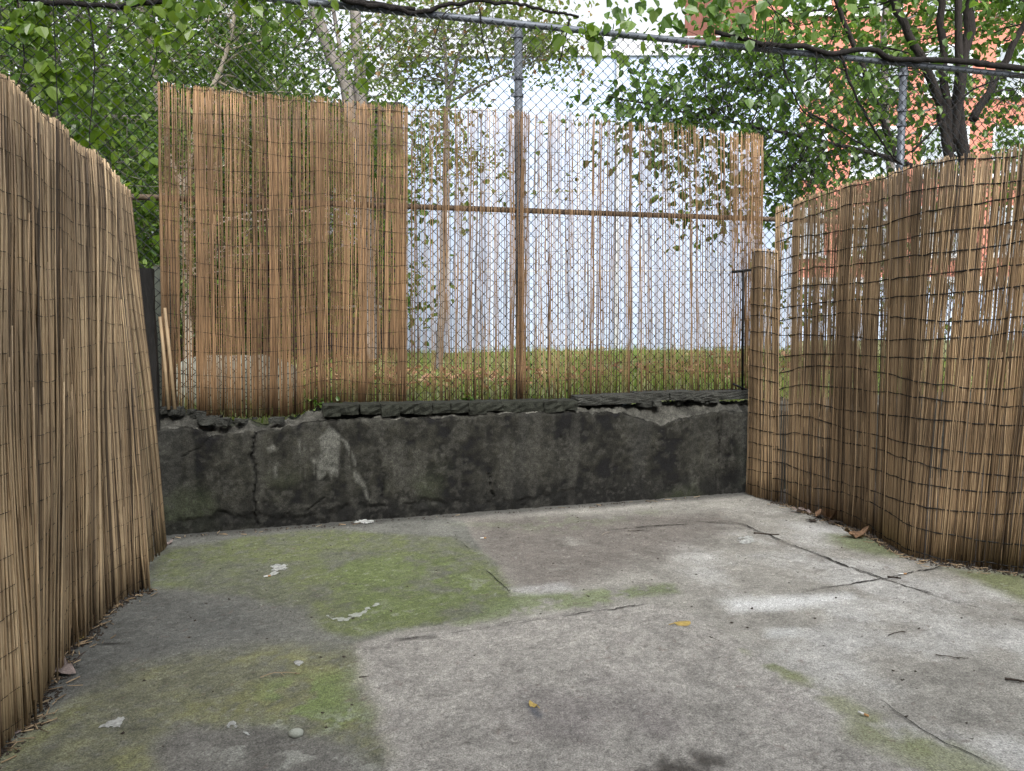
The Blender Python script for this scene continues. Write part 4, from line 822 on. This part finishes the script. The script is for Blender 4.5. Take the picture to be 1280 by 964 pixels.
twig(958, 668, -.25, .17, 'dark twig lying on the crack near the corner', .007); twig(1122, 793, .4, .12, 'thin reddish twig on the right hand slab'); twig(1190, 822, -.3, .13, 'dark twig with a scrap of leaf at the right'); twig(1272, 853, -.5, .09, 'short black twig at the right edge', .006); twig(757, 668, .9, .1, 'thin pale twig before the wall', .002, M['palebark']); twig(795, 664, .15, .12, 'dark twig lying before the wall, right of the thin pale one'); twig(893, 800, -1, .06, 'tiny black twig right of the yellow leaf'); twig(1118, 723, -.4, .07, 'chunky dark twig on the crossing cracks', .006); twig(350, 832+14, .2, .16, 'straight pale straw on the front moss', .0022, M['reed']); twig(455, 848, .1, .04, 'tiny twig on the front moss')
n = 420; P = np.stack([rng.uniform(-1.9, 4.2, n), rng.uniform(2.6, 6.9, n), np.zeros(n)], 1); kk = ((P[:, 0]-WA[0])*WN[0]+(P[:, 1]-WA[1])*WN[1] < -.05) & (P[:, 0]-.62*(P[:, 1]-1.6)+.2 < 1.6); P = P[kk]; m = MB()
for p in P:
    r = random.uniform(.002, .007); j = rng.normal(0, r*.25, (6, 3)); v = np.array([[1, 0, 0], [-1, 0, 0], [0, 1, 0], [0, -1, 0], [0, 0, .8], [0, 0, -.5]])*r*[1.5, 1, .8]+j+p+[0, 0, r*.3]; m.add(v, None, [[0, 2, 4], [2, 1, 4], [1, 3, 4], [3, 0, 4], [2, 0, 5], [1, 2, 5], [3, 1, 5], [0, 3, 5]])
tag(m.build('grit', M['twig']), 'scattered dark grit and crumbs on the concrete', 'grit', kind='stuff')

# broken bits of reed and soil along the feet of the screens
def bits(path, n, label, seed, inw):
    rg = np.random.default_rng(seed); P = interp_pl(np.array(path), rg.random(n)); m = MB()
    for p in P:
        a = rg.random()*6.28; L_ = rg.uniform(.012, .07); d = np.array([math.cos(a), math.sin(a), 0]); c = p+inw*abs(rg.normal(0, .05))+inw*.03+[0, 0, .006+rg.random()*.004]
        m.tube([c-d*L_/2, c+d*L_/2+[0, 0, rg.uniform(0, .006)]], rg.uniform(.0015, .003), 4)
    tag(m.build('reed_debris', M['reed'], smooth=True), label, 'reed debris', kind='stuff')
    m = MB()
    for p in interp_pl(np.array(path), rg.random(n*6)):
        c = p+inw*(abs(rg.normal(0, .035))+.015); q = rg.uniform(.003, .01); v = np.array([[1, 0, 0], [-1, 0, 0], [0, 1, 0], [0, -1, 0], [0, 0, .8]])*q+rg.normal(0, q*.25, (5, 3))+c+[0, 0, q*.2]
        m.add(v, None, [[0, 2, 4], [2, 1, 4], [1, 3, 4], [3, 0, 4]])
    tag(m.build('soil_crumbs', M['twig']), label.replace('broken bits of reed', 'dark soil crumbs'), 'soil', kind='stuff')
bits(lb[1:], 150, 'broken bits of reed strewn along the foot of the left screen', 71, np.array([1., -.1, 0]))
bits(rb[:11], 140, 'broken bits of reed strewn along the foot of the right screen', 72, np.array([-.55, -.8, 0]))
bits([F(.1, -.03, 0), F(2, -.03, 0), F(4.2, -.03, 0)], 26, 'broken bits of reed strewn along the foot of the wall', 73, -WN)
